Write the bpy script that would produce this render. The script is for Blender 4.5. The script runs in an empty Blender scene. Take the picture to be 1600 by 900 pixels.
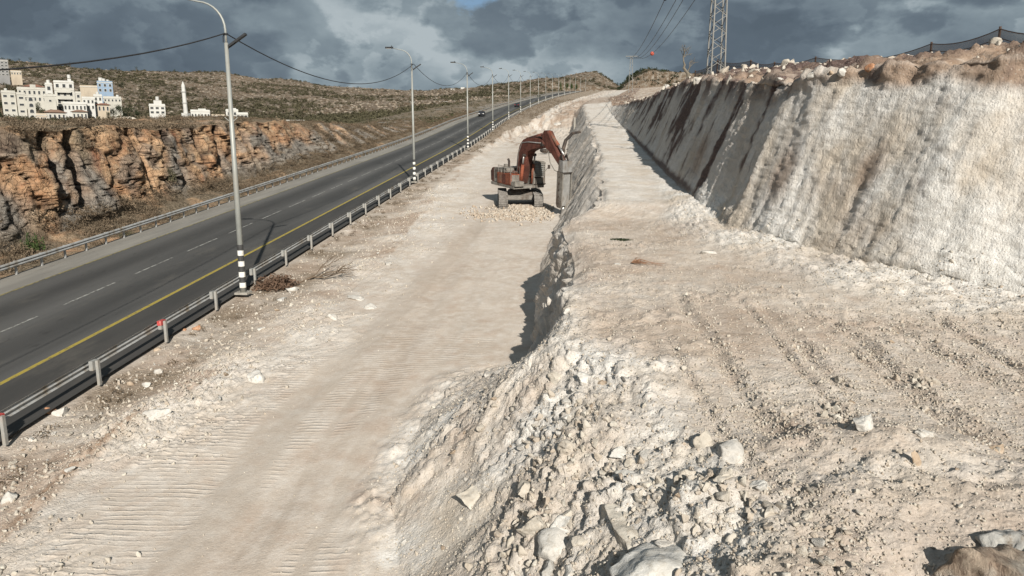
import bpy, math, random
import numpy as np
from math import sin, cos, atan, hypot, pi, radians, sqrt
from mathutils import Vector, Matrix, Euler
random.seed(7); RNG = np.random.default_rng(11)
C = bpy.context.scene.collection
# ---------------------------------------------------------------- camera
F_PX, CAM_H = 1150.0, 9.5
PITCH = atan(216/1150)
YAW = atan(80/(1150*cos(PITCH)+312*sin(PITCH)))
SL = (312*cos(PITCH)-1150*sin(PITCH))/hypot(80, 1150*cos(PITCH)+312*sin(PITCH))   # road gradient
FW = np.array([-sin(YAW)*cos(PITCH), cos(YAW)*cos(PITCH), -sin(PITCH)])
RT = np.array([cos(YAW), sin(YAW), 0.0]); UP = np.cross(RT, FW)
CAM = np.array([0, 0, CAM_H])
cam = bpy.data.cameras.new('camera'); co = bpy.data.objects.new('camera', cam); C.objects.link(co)
co.location = CAM; co.rotation_euler = (pi/2-PITCH, 0, YAW)
cam.sensor_width = 36; cam.lens = 36*F_PX/1600; cam.clip_start = .1; cam.clip_end = 20000
bpy.context.scene.camera = co
# ---------------------------------------------------------------- world and sun
SUN_EL = radians(29.0); SD = np.array([5.7, -18.55]); SD = SD/np.linalg.norm(SD)
SUN = np.array([SD[0]*cos(SUN_EL), SD[1]*cos(SUN_EL), sin(SUN_EL)])
w = bpy.data.worlds.new("World"); bpy.context.scene.world = w; w.use_nodes = True
def sky():
    nt = w.node_tree; nt.nodes.clear(); N = nt.nodes.new; L = nt.links.new
    def math_(op, a, b=None, clamp=False):
        n = N('ShaderNodeMath'); n.operation = op; n.use_clamp = clamp
        for i, v in enumerate((a, b)):
            if v is None: continue
            if isinstance(v, (int, float)): n.inputs[i].default_value = v
            else: L(v, n.inputs[i])
        return n.outputs[0]
    out = N('ShaderNodeOutputWorld'); bg = N('ShaderNodeBackground'); bg.inputs[1].default_value = .05
    sk = N('ShaderNodeTexSky'); sk.sky_type = 'NISHITA'; sk.sun_disc = False; sk.sun_elevation = SUN_EL
    sk.sun_rotation = math.atan2(SUN[0], SUN[1]); sk.air_density = 1.0; sk.dust_density = 0; sk.ozone_density = 3
    tc = N('ShaderNodeTexCoord'); sep = N('ShaderNodeSeparateXYZ'); L(tc.outputs['Generated'], sep.inputs[0])
    zz = math_('ADD', math_('MAXIMUM', sep.outputs[2], 0.0), .16)
    ux = math_('DIVIDE', sep.outputs[0], zz); uy = math_('DIVIDE', sep.outputs[1], zz)
    cb = N('ShaderNodeCombineXYZ'); L(ux, cb.inputs[0]); L(uy, cb.inputs[1])
    def noise(scale, det, rough, off, vec=None, dist=0.0, src=cb.outputs[0]):
        mp = N('ShaderNodeMapping'); mp.inputs['Location'].default_value = off
        L(src if vec is None else vec, mp.inputs[0])
        n = N('ShaderNodeTexNoise'); n.inputs['Scale'].default_value = scale; n.inputs['Detail'].default_value = det
        n.inputs['Roughness'].default_value = rough; n.inputs['Distortion'].default_value = dist
        L(mp.outputs[0], n.inputs['Vector']); return n.outputs['Fac']
    # cloud direction vector itself keeps puffs round near the horizon
    mpz = N('ShaderNodeMapping'); mpz.inputs['Scale'].default_value = (1, 1, 1.7); L(tc.outputs['Generated'], mpz.inputs[0])
    V = mpz.outputs[0]
    big = noise(2.6, 2, .5, SKY_OFF[0], V, .3)
    mid = noise(4.2, 7, .47, SKY_OFF[1], V, .25)
    mid2 = noise(4.2, 7, .47, tuple(np.array(SKY_OFF[1])+np.array((.03, 0, .06))), V, .25)
    fine = noise(22, 6, .6, SKY_OFF[2], V, .2)
    # brighter bank of cloud ahead, darker shelves to either side
    def lobe(az, el, width):
        d = (sin(az)*cos(el), cos(az)*cos(el), sin(el))
        v = N('ShaderNodeVectorMath'); v.operation = 'DOT_PRODUCT'; L(tc.outputs['Generated'], v.inputs[0]); v.inputs[1].default_value = d
        mr = N('ShaderNodeMapRange'); mr.interpolation_type = 'SMOOTHSTEP'; L(v.outputs['Value'], mr.inputs[0])
        mr.inputs[1].default_value = cos(width); mr.inputs[2].default_value = 1.0; return mr.outputs[0]
    l1 = lobe(radians(-6), radians(8), radians(17)); l2 = lobe(radians(-37), radians(5), radians(15)); l3 = lobe(radians(22), radians(5), radians(18))
    def rng(v, a, b, c=0.0, d=1.0, smooth=True):
        mr = N('ShaderNodeMapRange'); mr.interpolation_type = 'SMOOTHSTEP' if smooth else 'LINEAR'; L(v, mr.inputs[0])
        for k_, q_ in zip((1, 2, 3, 4), (a, b, c, d)): mr.inputs[k_].default_value = q_
        return mr.outputs[0]
    # banks of cumulus: a crisp sunlit rim that greys towards the belly of each bank
    s = math_('MULTIPLY', math_('SUBTRACT', big, .5), .9)
    for sc_, off, amp, rough in ((3.0, (1.7, .4, 2.2), .42, .50), (5.2, (7.1, 3.4, .7), .30, .52), (9.5, (4.4, 8.2, 5.1), .17, .56)):
        nA = noise(sc_, 9, rough, off, V, .12)
        s = math_('ADD', s, math_('MULTIPLY', math_('MULTIPLY', rng(nA, .485, .535), rng(nA, .50, .70, 1.0, .0)), amp))
        s = math_('SUBTRACT', s, math_('MULTIPLY', rng(nA, .36, .46, 1.0, .0), amp*.35))
    s = math_('ADD', s, math_('MULTIPLY', math_('SUBTRACT', fine, .5), .22)); s = math_('ADD', s, math_('MULTIPLY', math_('SUBTRACT', mid, .5), .5))
    s = math_('ADD', s, math_('MULTIPLY', l1, .12)); s = math_('SUBTRACT', s, math_('MULTIPLY', l2, .16)); s = math_('SUBTRACT', s, math_('MULTIPLY', l3, .12))
    s = math_('ADD', math_('MULTIPLY', s, .9), .26)
    cr = N('ShaderNodeValToRGB'); L(s, cr.inputs[0]); e = cr.color_ramp.elements; cr.color_ramp.interpolation = 'B_SPLINE'
    e[0].position = .02; e[0].color = (.088, .116, .146, 1); e[1].position = 1.0; e[1].color = (.42, .475, .50, 1)
    for p_, c_ in ((.3, (.115, .150, .185, 1)), (.52, (.165, .208, .242, 1)), (.74, (.235, .292, .325, 1))):
        k = e.new(p_); k.color = c_
    bgc = N('ShaderNodeBackground'); L(cr.outputs[0], bgc.inputs[0]); bgc.inputs[1].default_value = SKY_CLOUD
    # gap of blue
    g = lobe(radians(-6.9), radians(12.4), radians(4.2)); g2 = noise(9, 6, .6, (3, 1, 4.3), V, .3)
    gap = math_('MULTIPLY', math_('SUBTRACT', math_('ADD', g, math_('MULTIPLY', math_('SUBTRACT', g2, .5), 3.2)), .62), 2.6, True)
    gap = math_('MULTIPLY', math_('MULTIPLY', gap, math_('MULTIPLY', g, 2.5, True)), .85)
    L(sk.outputs[0], bg.inputs[0])
    mx = N('ShaderNodeMixShader'); L(gap, mx.inputs[0]); L(bgc.outputs[0], mx.inputs[1]); L(bg.outputs[0], mx.inputs[2]); L(mx.outputs[0], out.inputs[0])
SKY_OFF = ((0.3, 0.9, 0.1), (1.7, 0.4, 2.2), (5, 2, 1)); SKY_CLOUD = .78
sky()
sl = bpy.data.lights.new('sun', 'SUN'); so = bpy.data.objects.new('sun', sl); C.objects.link(so)
sl.energy = 4.6; sl.angle = radians(.55); sl.color = (1, .94, .85)
so.rotation_euler = Vector(SUN).to_track_quat('Z', 'Y').to_euler()
sc = bpy.context.scene
sc.view_settings.view_transform = 'Standard'; sc.view_settings.look = 'None'; sc.view_settings.exposure = .5; sc.view_settings.gamma = 1
sc.cycles.max_bounces = 4; sc.cycles.diffuse_bounces = 2; sc.cycles.transparent_max_bounces = 8
# ---------------------------------------------------------------- pixel helpers (photograph pixel -> point in the place)
def ray(px, py):
    d = FW*F_PX + RT*(px-800) + UP*(450-py); return d/d[1]
def at(px, py, Y):
    d = ray(px, py); return CAM + d*Y
def proj(P):
    P = np.asarray(P, float)-CAM; dz = P@FW; dz = np.where(dz < .1, 1e9, dz)
    return 800+F_PX*(P@RT)/dz, 450-F_PX*(P@UP)/dz, dz
def interp(y, pts): return np.interp(y, [a for a, b in pts], [b for a, b in pts])
def shift(y):
    y = np.asarray(y, float); return np.where(y > 150, 12.9*((y-150)/323)**2, 0)*np.where(y > 700, 1, 1)
def rp(y):      # road level
    y = np.asarray(y, float); return SL*y + np.where(y > 110, .0125*(y-110), 0)*np.clip((y-110)/80, 0, 1)
# ---------------------------------------------------------------- noise
TAB = RNG.random((64, 64, 64)).astype(np.float32)
def vn(x, y, z=0.0, s=1.0):
    x = np.asarray(x, np.float32)*s; y = np.asarray(y, np.float32)*s; z = np.asarray(z, np.float32)*s+np.zeros_like(x)
    xi = np.floor(x).astype(np.int32); yi = np.floor(y).astype(np.int32); zi = np.floor(z).astype(np.int32)
    fx = x-xi; fy = y-yi; fz = z-zi
    fx = fx*fx*(3-2*fx); fy = fy*fy*(3-2*fy); fz = fz*fz*(3-2*fz)
    a = xi & 63; b = yi & 63; c = zi & 63; a1 = (a+1) & 63; b1 = (b+1) & 63; c1 = (c+1) & 63
    def l(c): return (TAB[a, b, c]*(1-fx)+TAB[a1, b, c]*fx)*(1-fy)+(TAB[a, b1, c]*(1-fx)+TAB[a1, b1, c]*fx)*fy
    return (l(c)*(1-fz)+l(c1)*fz)*2-1
def fbm(x, y, z=0.0, s=1.0, o=4, g=.5):
    r = 0; a = 1; t = 0
    for i in range(o):
        r = r+a*vn(x+17.3*i, y-9.1*i, z+5.7*i, s); t += a; a *= g; s *= 2.03
    return r/t*1.5
HX = RNG.random((64, 64, 64, 3)).astype(np.float32)
def cell(x, y, s=1.0, seed=0):      # 2D cellular: F1, F2, random value of nearest cell
    x = np.asarray(x, np.float32)*s; y = np.asarray(y, np.float32)*s
    xi = np.floor(x).astype(np.int32); yi = np.floor(y).astype(np.int32)
    f1 = np.full(x.shape, 9., np.float32); f2 = f1.copy(); v = np.zeros_like(x)
    for i in (-1, 0, 1):
        for j in (-1, 0, 1):
            h = HX[(xi+i) & 63, (yi+j) & 63, seed]
            d = np.hypot(xi+i+h[..., 0]-x, yi+j+h[..., 1]-y)
            m = d < f1; f2 = np.where(m, f1, np.minimum(f2, d)); v = np.where(m, h[..., 2], v); f1 = np.where(m, d, f1)
    return f1, f2, v
def lumps(x, y, s, seed=0, cover=.6, wob=.35):     # stone-like domes standing on the ground, 0..1
    wx = x+wob/s*vn(x, y, seed*3.1, s*2.3); wy = y+wob/s*vn(x, y, seed*3.1+40, s*2.3)
    f1, f2, v = cell(wx, wy, s, seed)
    e = np.clip((f2-f1)*2.2, 0, 1); return np.where(v < cover, (e**.6)*(.35+.65*v/cover), 0)
def sstep(a, b, x): t = np.clip((x-a)/(b-a), 0, 1); return t*t*(3-2*t)
# ---------------------------------------------------------------- materials
def mat(name): m = bpy.data.materials.new(name); m.use_nodes = True; m.node_tree.nodes.clear(); return m
class NT:
    def __init__(s, m):
        s.t = m.node_tree; s.N = s.t.nodes.new; s.L = s.t.links.new
        s.out = s.N('ShaderNodeOutputMaterial'); s.b = s.N('ShaderNodeBsdfPrincipled'); s.L(s.b.outputs[0], s.out.inputs[0])
        s.co = s.N('ShaderNodeTexCoord').outputs['Object']
    def set(s, i, v):
        if isinstance(v, bpy.types.NodeSocket): s.L(v, i)
        elif isinstance(v, tuple) and len(v) == 3 and i.type == 'RGBA': i.default_value = (*v, 1)
        else: i.default_value = v
    def noise(s, scale, det=4, rough=.55, vec=None, sc=None, dist=0):
        v = s.co if vec is None else vec
        if sc: m = s.N('ShaderNodeMapping'); m.inputs['Scale'].default_value = sc; s.L(v, m.inputs[0]); v = m.outputs[0]
        n = s.N('ShaderNodeTexNoise'); n.inputs['Scale'].default_value = scale; n.inputs['Detail'].default_value = det
        n.inputs['Roughness'].default_value = rough; n.inputs['Distortion'].default_value = dist; s.L(v, n.inputs['Vector']); return n.outputs['Fac']
    def vor(s, scale, feat='F1', out='Distance'):
        n = s.N('ShaderNodeTexVoronoi'); n.feature = feat; n.inputs['Scale'].default_value = scale; s.L(s.co, n.inputs['Vector']); return n.outputs[out]
    def ramp(s, f, a, b, c0=0.0, c1=1.0):
        n = s.N('ShaderNodeMapRange'); s.set(n.inputs[0], f); n.inputs[1].default_value = a; n.inputs[2].default_value = b
        n.inputs[3].default_value = c0; n.inputs[4].default_value = c1; return n.outputs[0]
    def m(s, op, a, b=0.0, clamp=False):
        n = s.N('ShaderNodeMath'); n.operation = op; n.use_clamp = clamp; s.set(n.inputs[0], a); s.set(n.inputs[1], b); return n.outputs[0]
    def mix(s, f, a, b, mode='MIX'):
        n = s.N('ShaderNodeMix'); n.data_type = 'RGBA'; n.blend_type = mode; s.set(n.inputs[0], f); s.set(n.inputs[6], a); s.set(n.inputs[7], b); return n.outputs[2]
    def attr(s, name, out='Fac'): n = s.N('ShaderNodeAttribute'); n.attribute_name = name; return n.outputs[out]
    def bump(s, h, strength=1.0, dist=.02, prev=None):
        n = s.N('ShaderNodeBump'); n.inputs['Strength'].default_value = strength; n.inputs['Distance'].default_value = dist; s.L(h, n.inputs['Height'])
        if prev: s.L(prev, n.inputs['Normal'])
        return n.outputs[0]
    def fin(s, col, rough=.9, nor=None, metal=0, spec=.25):
        s.set(s.b.inputs['Base Color'], col); s.set(s.b.inputs['Roughness'], rough); s.set(s.b.inputs['Metallic'], metal)
        s.b.inputs['Specular IOR Level'].default_value = spec
        if nor: s.L(nor, s.b.inputs['Normal'])
def simple(name, col, rough=.7, metal=0, var=.25, scale=6, dirt=None, bump=.0, spec=.3):
    m = mat(name); t = NT(m); n = t.noise(scale, 5, .6)
    c = t.mix(t.ramp(n, .3, .7), tuple(v*(1-var) for v in col), tuple(min(1, v*(1+var)) for v in col))
    if dirt: c = t.mix(t.ramp(t.noise(scale*.6, 6, .65, sc=(1, 1, .35)), .48, .66), c, dirt)
    t.fin(c, rough, t.bump(t.noise(scale*8, 3), .5, bump) if bump else None, metal, spec); return m
# dirt of the quarry: masks are per-vertex coverings (white rock, brown soil, dark stain, scrubby soil, dust)
def dirt_mat():
    m = mat('quarry_ground'); t = NT(m)
    wr, br, st, ve, tr, wl = (t.attr(n) for n in ('white', 'brown', 'stain', 'veg', 'tread', 'wall'))
    # cleat marks pressed across the track by the machines
    sep = t.N('ShaderNodeSeparateXYZ'); t.L(t.co, sep.inputs[0])
    wob = t.m('MULTIPLY', t.noise(1.1, 2), .16)
    yy = t.m('ADD', t.m('ADD', sep.outputs[1], wob), t.m('MULTIPLY', sep.outputs[0], -.067))
    wv = t.m('SINE', t.m('MULTIPLY', yy, 2*pi/.20)); wv = t.ramp(wv, .2, .95)
    cle = t.m('MULTIPLY', t.m('MULTIPLY', wv, tr), t.ramp(t.noise(1.6, 4, .6, sc=(.5, 1, 1)), .36, .58)); cle0 = cle
    n1 = t.noise(.35, 5, .6); n2 = t.noise(2.2, 6, .65); n3 = t.noise(14, 5, .7)
    c = t.mix(t.ramp(n1, .35, .68), (.455, .39, .325), (.55, .49, .425))
    c = t.mix(t.ramp(n2, .42, .7), c, (.60, .555, .50))
    c = t.mix(t.m('MULTIPLY', t.ramp(t.noise(.9, 5, .6), .52, .72), .55), c, (.41, .305, .235))
    wc = t.mix(t.ramp(n2, .3, .7), (.62, .605, .565), (.82, .81, .78))
    wc = t.mix(t.ramp(t.noise(.5, 4, .6, sc=(1, 1, .5)), .45, .65), wc, (.56, .50, .42))
    wc = t.mix(t.m('MULTIPLY', t.ramp(t.noise(4.5, 6, .75, sc=(1, 1, .5)), .54, .66), .5), wc, (.30, .27, .23))
    c = t.mix(wr, c, wc)
    c = t.mix(t.m('MULTIPLY', cle0, .2), c, (.66, .60, .52)); c = t.mix(t.m('MULTIPLY', t.attr('lane'), .38), c, t.mix(n3, (.37, .32, .27), (.46, .41, .35)))
    bc = t.mix(t.ramp(n2, .35, .65), (.24, .165, .115), (.38, .285, .215)); c = t.mix(br, c, bc)
    sc_ = t.mix(t.ramp(n3, .4, .6), (.055, .035, .034), (.14, .095, .085)); c = t.mix(st, c, sc_)
    vc = t.mix(t.ramp(n3, .4, .62), (.15, .115, .08), (.33, .27, .205)); c = t.mix(ve, c, vc)
    fl = t.ramp(t.vor(9), .05, .25); fl2 = t.ramp(t.noise(45, 3, .7), .38, .62)
    c = t.mix(t.m('MULTIPLY', t.m('SUBTRACT', 1, fl), .45), c, (.60, .57, .52))
    c = t.mix(t.m('MULTIPLY', t.m('SUBTRACT', 1, fl2), .30), c, (.25, .195, .15))
    h = t.m('ADD', t.m('MULTIPLY', t.noise(7, 8, .68), 1.0), t.m('MULTIPLY', t.ramp(t.vor(13), 0, .5), t.m('ADD', .25, t.m('MULTIPLY', ve, .4))))
    nb = t.bump(t.m('MULTIPLY', h, t.m('SUBTRACT', 1, t.m('MULTIPLY', t.attr('smooth'), .72))), .75, .07)
    nb = t.bump(cle, 1.0, .014, nb)
    nb = t.bump(t.m('MULTIPLY', t.noise(3.2, 9, .72, sc=(1.8, 1.8, .5)), wl), .8, .08, nb)
    t.fin(c, .95, nb, 0, .15); return m
def veg_soil_mat(name, a, b, c3, scale=1.0):
    m = mat(name); t = NT(m)
    c = t.mix(t.ramp(t.noise(.06*scale, 6, .62), .38, .62), a, b); c = t.mix(t.ramp(t.noise(.35*scale, 6, .7), .47, .62), c, c3)
    c = t.mix(t.m('MULTIPLY', t.ramp(t.noise(1.5*scale, 5, .7), .5, .7), .6), c, (.07, .06, .042))
    t.fin(c, .95, t.bump(t.noise(.5*scale, 8, .7), .9, 1.2/scale), 0, .1); return m
def cliff_mat():
    m = mat('orange_cliff_rock'); t = NT(m); gr, ve, cr = t.attr('grey'), t.attr('veg'), t.attr('crack')
    n = t.noise(.32, 6, .62, sc=(1, 1, 1.6)); n2 = t.noise(1.6, 7, .68); n3 = t.noise(7, 5, .7)
    c = t.mix(t.ramp(n, .36, .62), (.38, .205, .11), (.58, .39, .235)); c = t.mix(t.ramp(t.noise(.7, 5), .52, .68), c, (.44, .33, .22))
    c = t.mix(t.m('MULTIPLY', t.ramp(t.noise(.5, 5, .6, sc=(1, 1, .7)), .58, .68), .6), c, (.31, .11, .06))
    g = t.mix(t.ramp(n2, .35, .65), (.17, .155, .135), (.34, .31, .27)); c = t.mix(gr, c, g)
    c = t.mix(t.m('MULTIPLY', t.ramp(n2, .55, .75), .5), c, (.13, .085, .06)); c = t.mix(t.m('MULTIPLY', t.ramp(n3, .52, .72), .4), c, (.5, .4, .3))
    for sc_, wd_, am_ in ((.7, .03, .6), (2.0, .04, .35)):
        mp = t.N('ShaderNodeMapping'); mp.inputs['Scale'].default_value = (1, 1, .75); ad = t.N('ShaderNodeVectorMath'); ad.operation = 'MULTIPLY_ADD'; nn = t.N('ShaderNodeTexNoise'); nn.inputs['Scale'].default_value = 1.3; nn.inputs['Detail'].default_value = 5; t.L(t.co, nn.inputs['Vector']); t.L(nn.outputs['Color'], ad.inputs[0]); ad.inputs[1].default_value = (.9, .9, .9); t.L(t.co, ad.inputs[2]); t.L(ad.outputs[0], mp.inputs[0])
        vv = t.N('ShaderNodeTexVoronoi'); vv.feature = 'DISTANCE_TO_EDGE'; vv.inputs['Scale'].default_value = sc_; t.L(mp.outputs[0], vv.inputs['Vector']); ck = t.ramp(vv.outputs['Distance'], 0, wd_, 1, 0); crk = ck if sc_ == .7 else t.m('MAXIMUM', crk, t.m('MULTIPLY', ck, .6)); c = t.mix(t.m('MULTIPLY', t.m('MULTIPLY', ck, am_), t.ramp(t.noise(.5, 3), .4, .6)), c, (.13, .085, .06))
    c = t.mix(cr, c, (.05, .035, .028))
    v = t.mix(t.ramp(n3, .4, .6), (.105, .085, .055), (.25, .20, .145)); c = t.mix(ve, c, v)
    nb = t.bump(t.noise(2.2, 9, .7, dist=.5), .9, .22); nb = t.bump(n3, .7, .05, nb); nb = t.bump(t.m('SUBTRACT', 1, crk), .8, .12, nb); t.fin(c, .92, nb, 0, .15); return m
def rock_mat(name, a, b, c3, obj=True):
    m = mat(name); t = NT(m); v = t.attr('tone')
    c = t.mix(t.ramp(t.noise(3, 6, .65), .35, .65), a, b); c = t.mix(t.ramp(t.noise(9, 5, .7), .5, .72), c, c3)
    c = t.mix(t.m('MULTIPLY', v, .55), c, (.36, .28, .21))
    t.fin(c, .93, t.bump(t.noise(9, 8, .7), .8, .04), 0, .15); return m
M = {}
M['dirt'] = dirt_mat(); M['cliff'] = cliff_mat()
M['hill'] = veg_soil_mat('hillside_ground', (.105, .078, .052), (.17, .125, .088), (.27, .24, .20))  # cloud shadow over the hills is put into this darker ground colour
M['rock'] = rock_mat('pale_rock', (.42, .38, .32), (.55, .52, .46), (.36, .31, .25))
M['rock_white'] = rock_mat('white_rock', (.46, .445, .41), (.60, .59, .56), (.38, .35, .30))
M['rock_tan'] = rock_mat('tan_rock', (.34, .25, .17), (.50, .42, .33), (.22, .15, .10))
M['rock_orange'] = rock_mat('orange_rock', (.36, .16, .08), (.48, .27, .16), (.45, .36, .27))
M['rock_grey'] = rock_mat('grey_rock', (.30, .29, .27), (.46, .45, .42), (.20, .16, .12))
def banded():
    m = mat('banded_tan_rock'); t = NT(m); n = t.noise(2.2, 8, .7, sc=(3.2, 1, .8), dist=.6)
    c = t.mix(t.ramp(n, .35, .65), (.27, .20, .15), (.52, .43, .34)); c = t.mix(t.ramp(t.noise(1.3, 5), .5, .65), c, (.44, .42, .37)); c = t.mix(t.m('MULTIPLY', t.ramp(t.noise(9, 5, .7, sc=(2, 1, .6)), .5, .66), .7), c, (.13, .09, .07))
    t.fin(c, .9, t.bump(n, 1.0, .16, t.bump(t.noise(11, 8, .75), .9, .03)), 0, .2); return m
M['banded'] = banded()
# ---------------------------------------------------------------- mesh helpers
def make_mesh(name, V, F, m, smooth=False, attrs=None, fmats=None):
    V = np.asarray(V, np.float32); F = np.asarray(F, np.int32); k = F.shape[1]
    me = bpy.data.meshes.new(name); me.vertices.add(len(V)); me.vertices.foreach_set('co', V.ravel())
    me.loops.add(F.size); me.loops.foreach_set('vertex_index', F.ravel())
    me.polygons.add(len(F)); me.polygons.foreach_set('loop_start', np.arange(0, F.size, k, dtype=np.int32))
    if smooth: me.polygons.foreach_set('use_smooth', np.ones(len(F), bool))
    me.update(calc_edges=True)
    for n, a in (attrs or {}).items():
        at_ = me.attributes.new(n, 'FLOAT', 'POINT'); at_.data.foreach_set('value', np.asarray(a, np.float32).ravel())
    me.materials.append(m); return me
def link(name, me, parent=None):
    o = bpy.data.objects.new(name, me); C.objects.link(o)
    if parent: o.parent = parent
    return o
def tag(o, label=None, cat=None, group=None, kind=None):
    for k, v in (('label', label), ('category', cat), ('group', group), ('kind', kind)):
        if v: o[k] = v
    return o
def grid_faces(r, c):
    i = np.arange(r-1)[:, None]*c+np.arange(c-1)[None]; i = i.ravel(); return np.stack([i, i+1, i+c+1, i+c], 1)
def empty(name, loc, rz=0, label=None, cat=None, group=None):
    o = bpy.data.objects.new(name, None); C.objects.link(o); o.location = loc; o.rotation_euler = (0, 0, rz); o.empty_display_size = .1
    return tag(o, label, cat, group)
class MB:
    def __init__(s): s.v = []; s.f = []
    def add(s, vs, fs): b = len(s.v); s.v += [tuple(map(float, p)) for p in vs]; s.f += [tuple(b+i for i in f) for f in fs]; return s
    def box(s, c, d, rz=0, rx=0, ry=0, taper=(1, 1)):
        R = Euler((rx, ry, rz)).to_matrix(); vs = []
        for z in (-.5, .5):
            k = taper if z > 0 else (1, 1)
            for x, y in ((-.5, -.5), (.5, -.5), (.5, .5), (-.5, .5)): vs.append(Vector(c)+R@Vector((x*d[0]*k[0], y*d[1]*k[1], z*d[2])))
        return s.add(vs, [(3, 2, 1, 0), (4, 5, 6, 7), (0, 1, 5, 4), (1, 2, 6, 5), (2, 3, 7, 6), (3, 0, 4, 7)])
    def tube(s, pts, r, n=8, r1=None, cap=True):
        pts = [Vector(p) for p in pts]; m = len(pts); rs = r if isinstance(r, (list, tuple)) else [r+((r1 if r1 is not None else r)-r)*i/max(1, m-1) for i in range(m)]
        vs = []; prev = None
        for i, p in enumerate(pts):
            t = (pts[min(i+1, m-1)]-pts[max(i-1, 0)]).normalized()
            a = prev if prev else (Vector((0, 0, 1)) if abs(t.z) < .9 else Vector((1, 0, 0)))
            u = (a-t*a.dot(t)).normalized(); prev = u; v = t.cross(u)
            for k in range(n): an = 2*pi*k/n; vs.append(p+(u*cos(an)+v*sin(an))*rs[i])
        fs = [(i*n+k, i*n+(k+1) % n, (i+1)*n+(k+1) % n, (i+1)*n+k) for i in range(m-1) for k in range(n)]
        if cap: fs += [tuple(range(n-1, -1, -1)), tuple((m-1)*n+k for k in range(n))]
        return s.add(vs, fs)
    def bar(s, a, b, w, h=None):
        a = Vector(a); b = Vector(b); h = h or w; t = (b-a).normalized(); q = Vector((0, 0, 1)) if abs(t.z) < .95 else Vector((1, 0, 0))
        u = t.cross(q).normalized()*w/2; v = u.normalized().cross(t)*h/2
        return s.add([a-u-v, a+u-v, a+u+v, a-u+v, b-u-v, b+u-v, b+u+v, b-u+v], [(3, 2, 1, 0), (4, 5, 6, 7), (0, 1, 5, 4), (1, 2, 6, 5), (2, 3, 7, 6), (3, 0, 4, 7)])
    def prism(s, prof, x0, x1):       # profile in the (y,z) plane, extruded along x
        n = len(prof); vs = [(x0, y, z) for y, z in prof]+[(x1, y, z) for y, z in prof]
        return s.add(vs, [tuple(range(n)), tuple(range(2*n-1, n-1, -1))]+[(k, k+n, (k+1) % n+n, (k+1) % n) for k in range(n)])
    def mesh(s, name, m, smooth=False, bevel=0):
        me = bpy.data.meshes.new(name); me.from_pydata(s.v, [], s.f); me.materials.append(m)
        import bmesh
        b = bmesh.new(); b.from_mesh(me); bmesh.ops.recalc_face_normals(b, faces=b.faces)
        if bevel: bmesh.ops.bevel(b, geom=b.edges, offset=bevel, segments=2, affect='EDGES', clamp_overlap=True)
        b.to_mesh(me); b.free()
        if smooth:
            for p in me.polygons: p.use_smooth = True
        return me
    def build(s, name, m, parent=None, smooth=False, bevel=0): return link(name, s.mesh(name, m, smooth, bevel), parent)
def copy_tree(o, parent=None):
    c = o.copy(); C.objects.link(c); c.parent = parent
    for ch in list(o.children): copy_tree(ch, c)
    return c
# ---------------------------------------------------------------- lofted ground
def stations(y0, y1, step):
    ys = [y0]
    while ys[-1] < y1: ys.append(ys[-1]*(1+step)+.004)
    return np.array(ys)
def loft(ys, bx, bz, divs, pw=None):
    """bx,bz: lists of arrays (per station); returns X,Z (rows x cols) and T = segment coordinate"""
    xs = []; zs = []; ts = []
    for k, n in enumerate(divs):
        t = np.linspace(0, 1, n, endpoint=(k == len(divs)-1))
        if pw and pw.get(k): t = t**pw[k]
        xs.append(bx[k][:, None]*(1-t)+bx[k+1][:, None]*t); zs.append(bz[k][:, None]*(1-t)+bz[k+1][:, None]*t); ts.append(np.repeat((k+t)[None], len(ys), 0))
    return np.concatenate(xs, 1), np.concatenate(zs, 1), np.concatenate(ts, 1)
def normals(X, Y, Z):
    P = np.stack([X, Y, Z], -1); a = np.gradient(P, axis=1); b = np.gradient(P, axis=0); n = np.cross(a, b); n /= np.linalg.norm(n, axis=-1, keepdims=True)+1e-9
    return n
FOOT_R = [(4, 30), (8, 24), (12, 18.6), (16, 14.6), (19.3, 11.87), (21.8, 9.74), (24.6, 8.28), (29, 6.3), (33, 6.1), (36.3, 6.15), (59.4, 6.65), (90, 7.6), (128.5, 8.75), (190, 10.7), (260, 14), (330, 22), (700, 60)]
WFOOT = [(4, -2.4), (10, -2.7), (13.3, -3.1), (15.6, -3.73), (18.75, -3.9), (21.5, -3.8), (23.6, -3.4), (24.8, -2.4), (25.8, -1.1), (28, -.9), (33, -1.1), (38, -1.15), (42, -1.0), (46, -.8), (53, -.15), (70, .1), (102, .56), (186, 1.7), (205, 2.2), (300, 9), (700, 50)]
WTOP = [(4, 3.2), (8, 2.9), (12, 2.4), (15, 1.3), (17, .3), (19, .3), (22, .45), (25, .38), (28, .25), (30.8, 0), (31.8, .1), (33.5, 1.75), (54, 2.82), (98, 3.8), (190, 5.2), (205, 6), (300, 12), (700, 56)]
TRACKL = [(4, -10.6), (13, -11.4), (18.7, -11.5), (25.3, -10.4), (33, -9.4), (42.4, -8.9), (55, -9.9), (70, -10.8), (125, -12.3), (170, -12), (190, -10.5), (215, -6), (300, 0), (700, 40)]
HB = [(4, 4.15), (14, 4.0), (30, 4.0), (31.8, 4.0), (34, 4.5), (190, 4.5), (205, 4.2), (330, 2.5), (700, .5)]
RIMPX = [(1750, 96), (1680, 92), (1600, 92), (1500, 98), (1420, 100), (1380, 106), (1300, 118), (1240, 124), (1200, 126), (1180, 128), (1130, 127), (1080, 128), (1042, 140), (1010, 156), (990, 159), (955, 166)]
def foot(y): return interp(y, FOOT_R)
def lean(y):
    d = (foot(np.asarray(y)+.5)-foot(np.asarray(y)-.5)); return interp(y, [(10, 2.3), (30, 2.1), (70, 2.1), (190, 1.4)])*np.sqrt(1+np.minimum(d*d, 2.2))
rim = []
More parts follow.
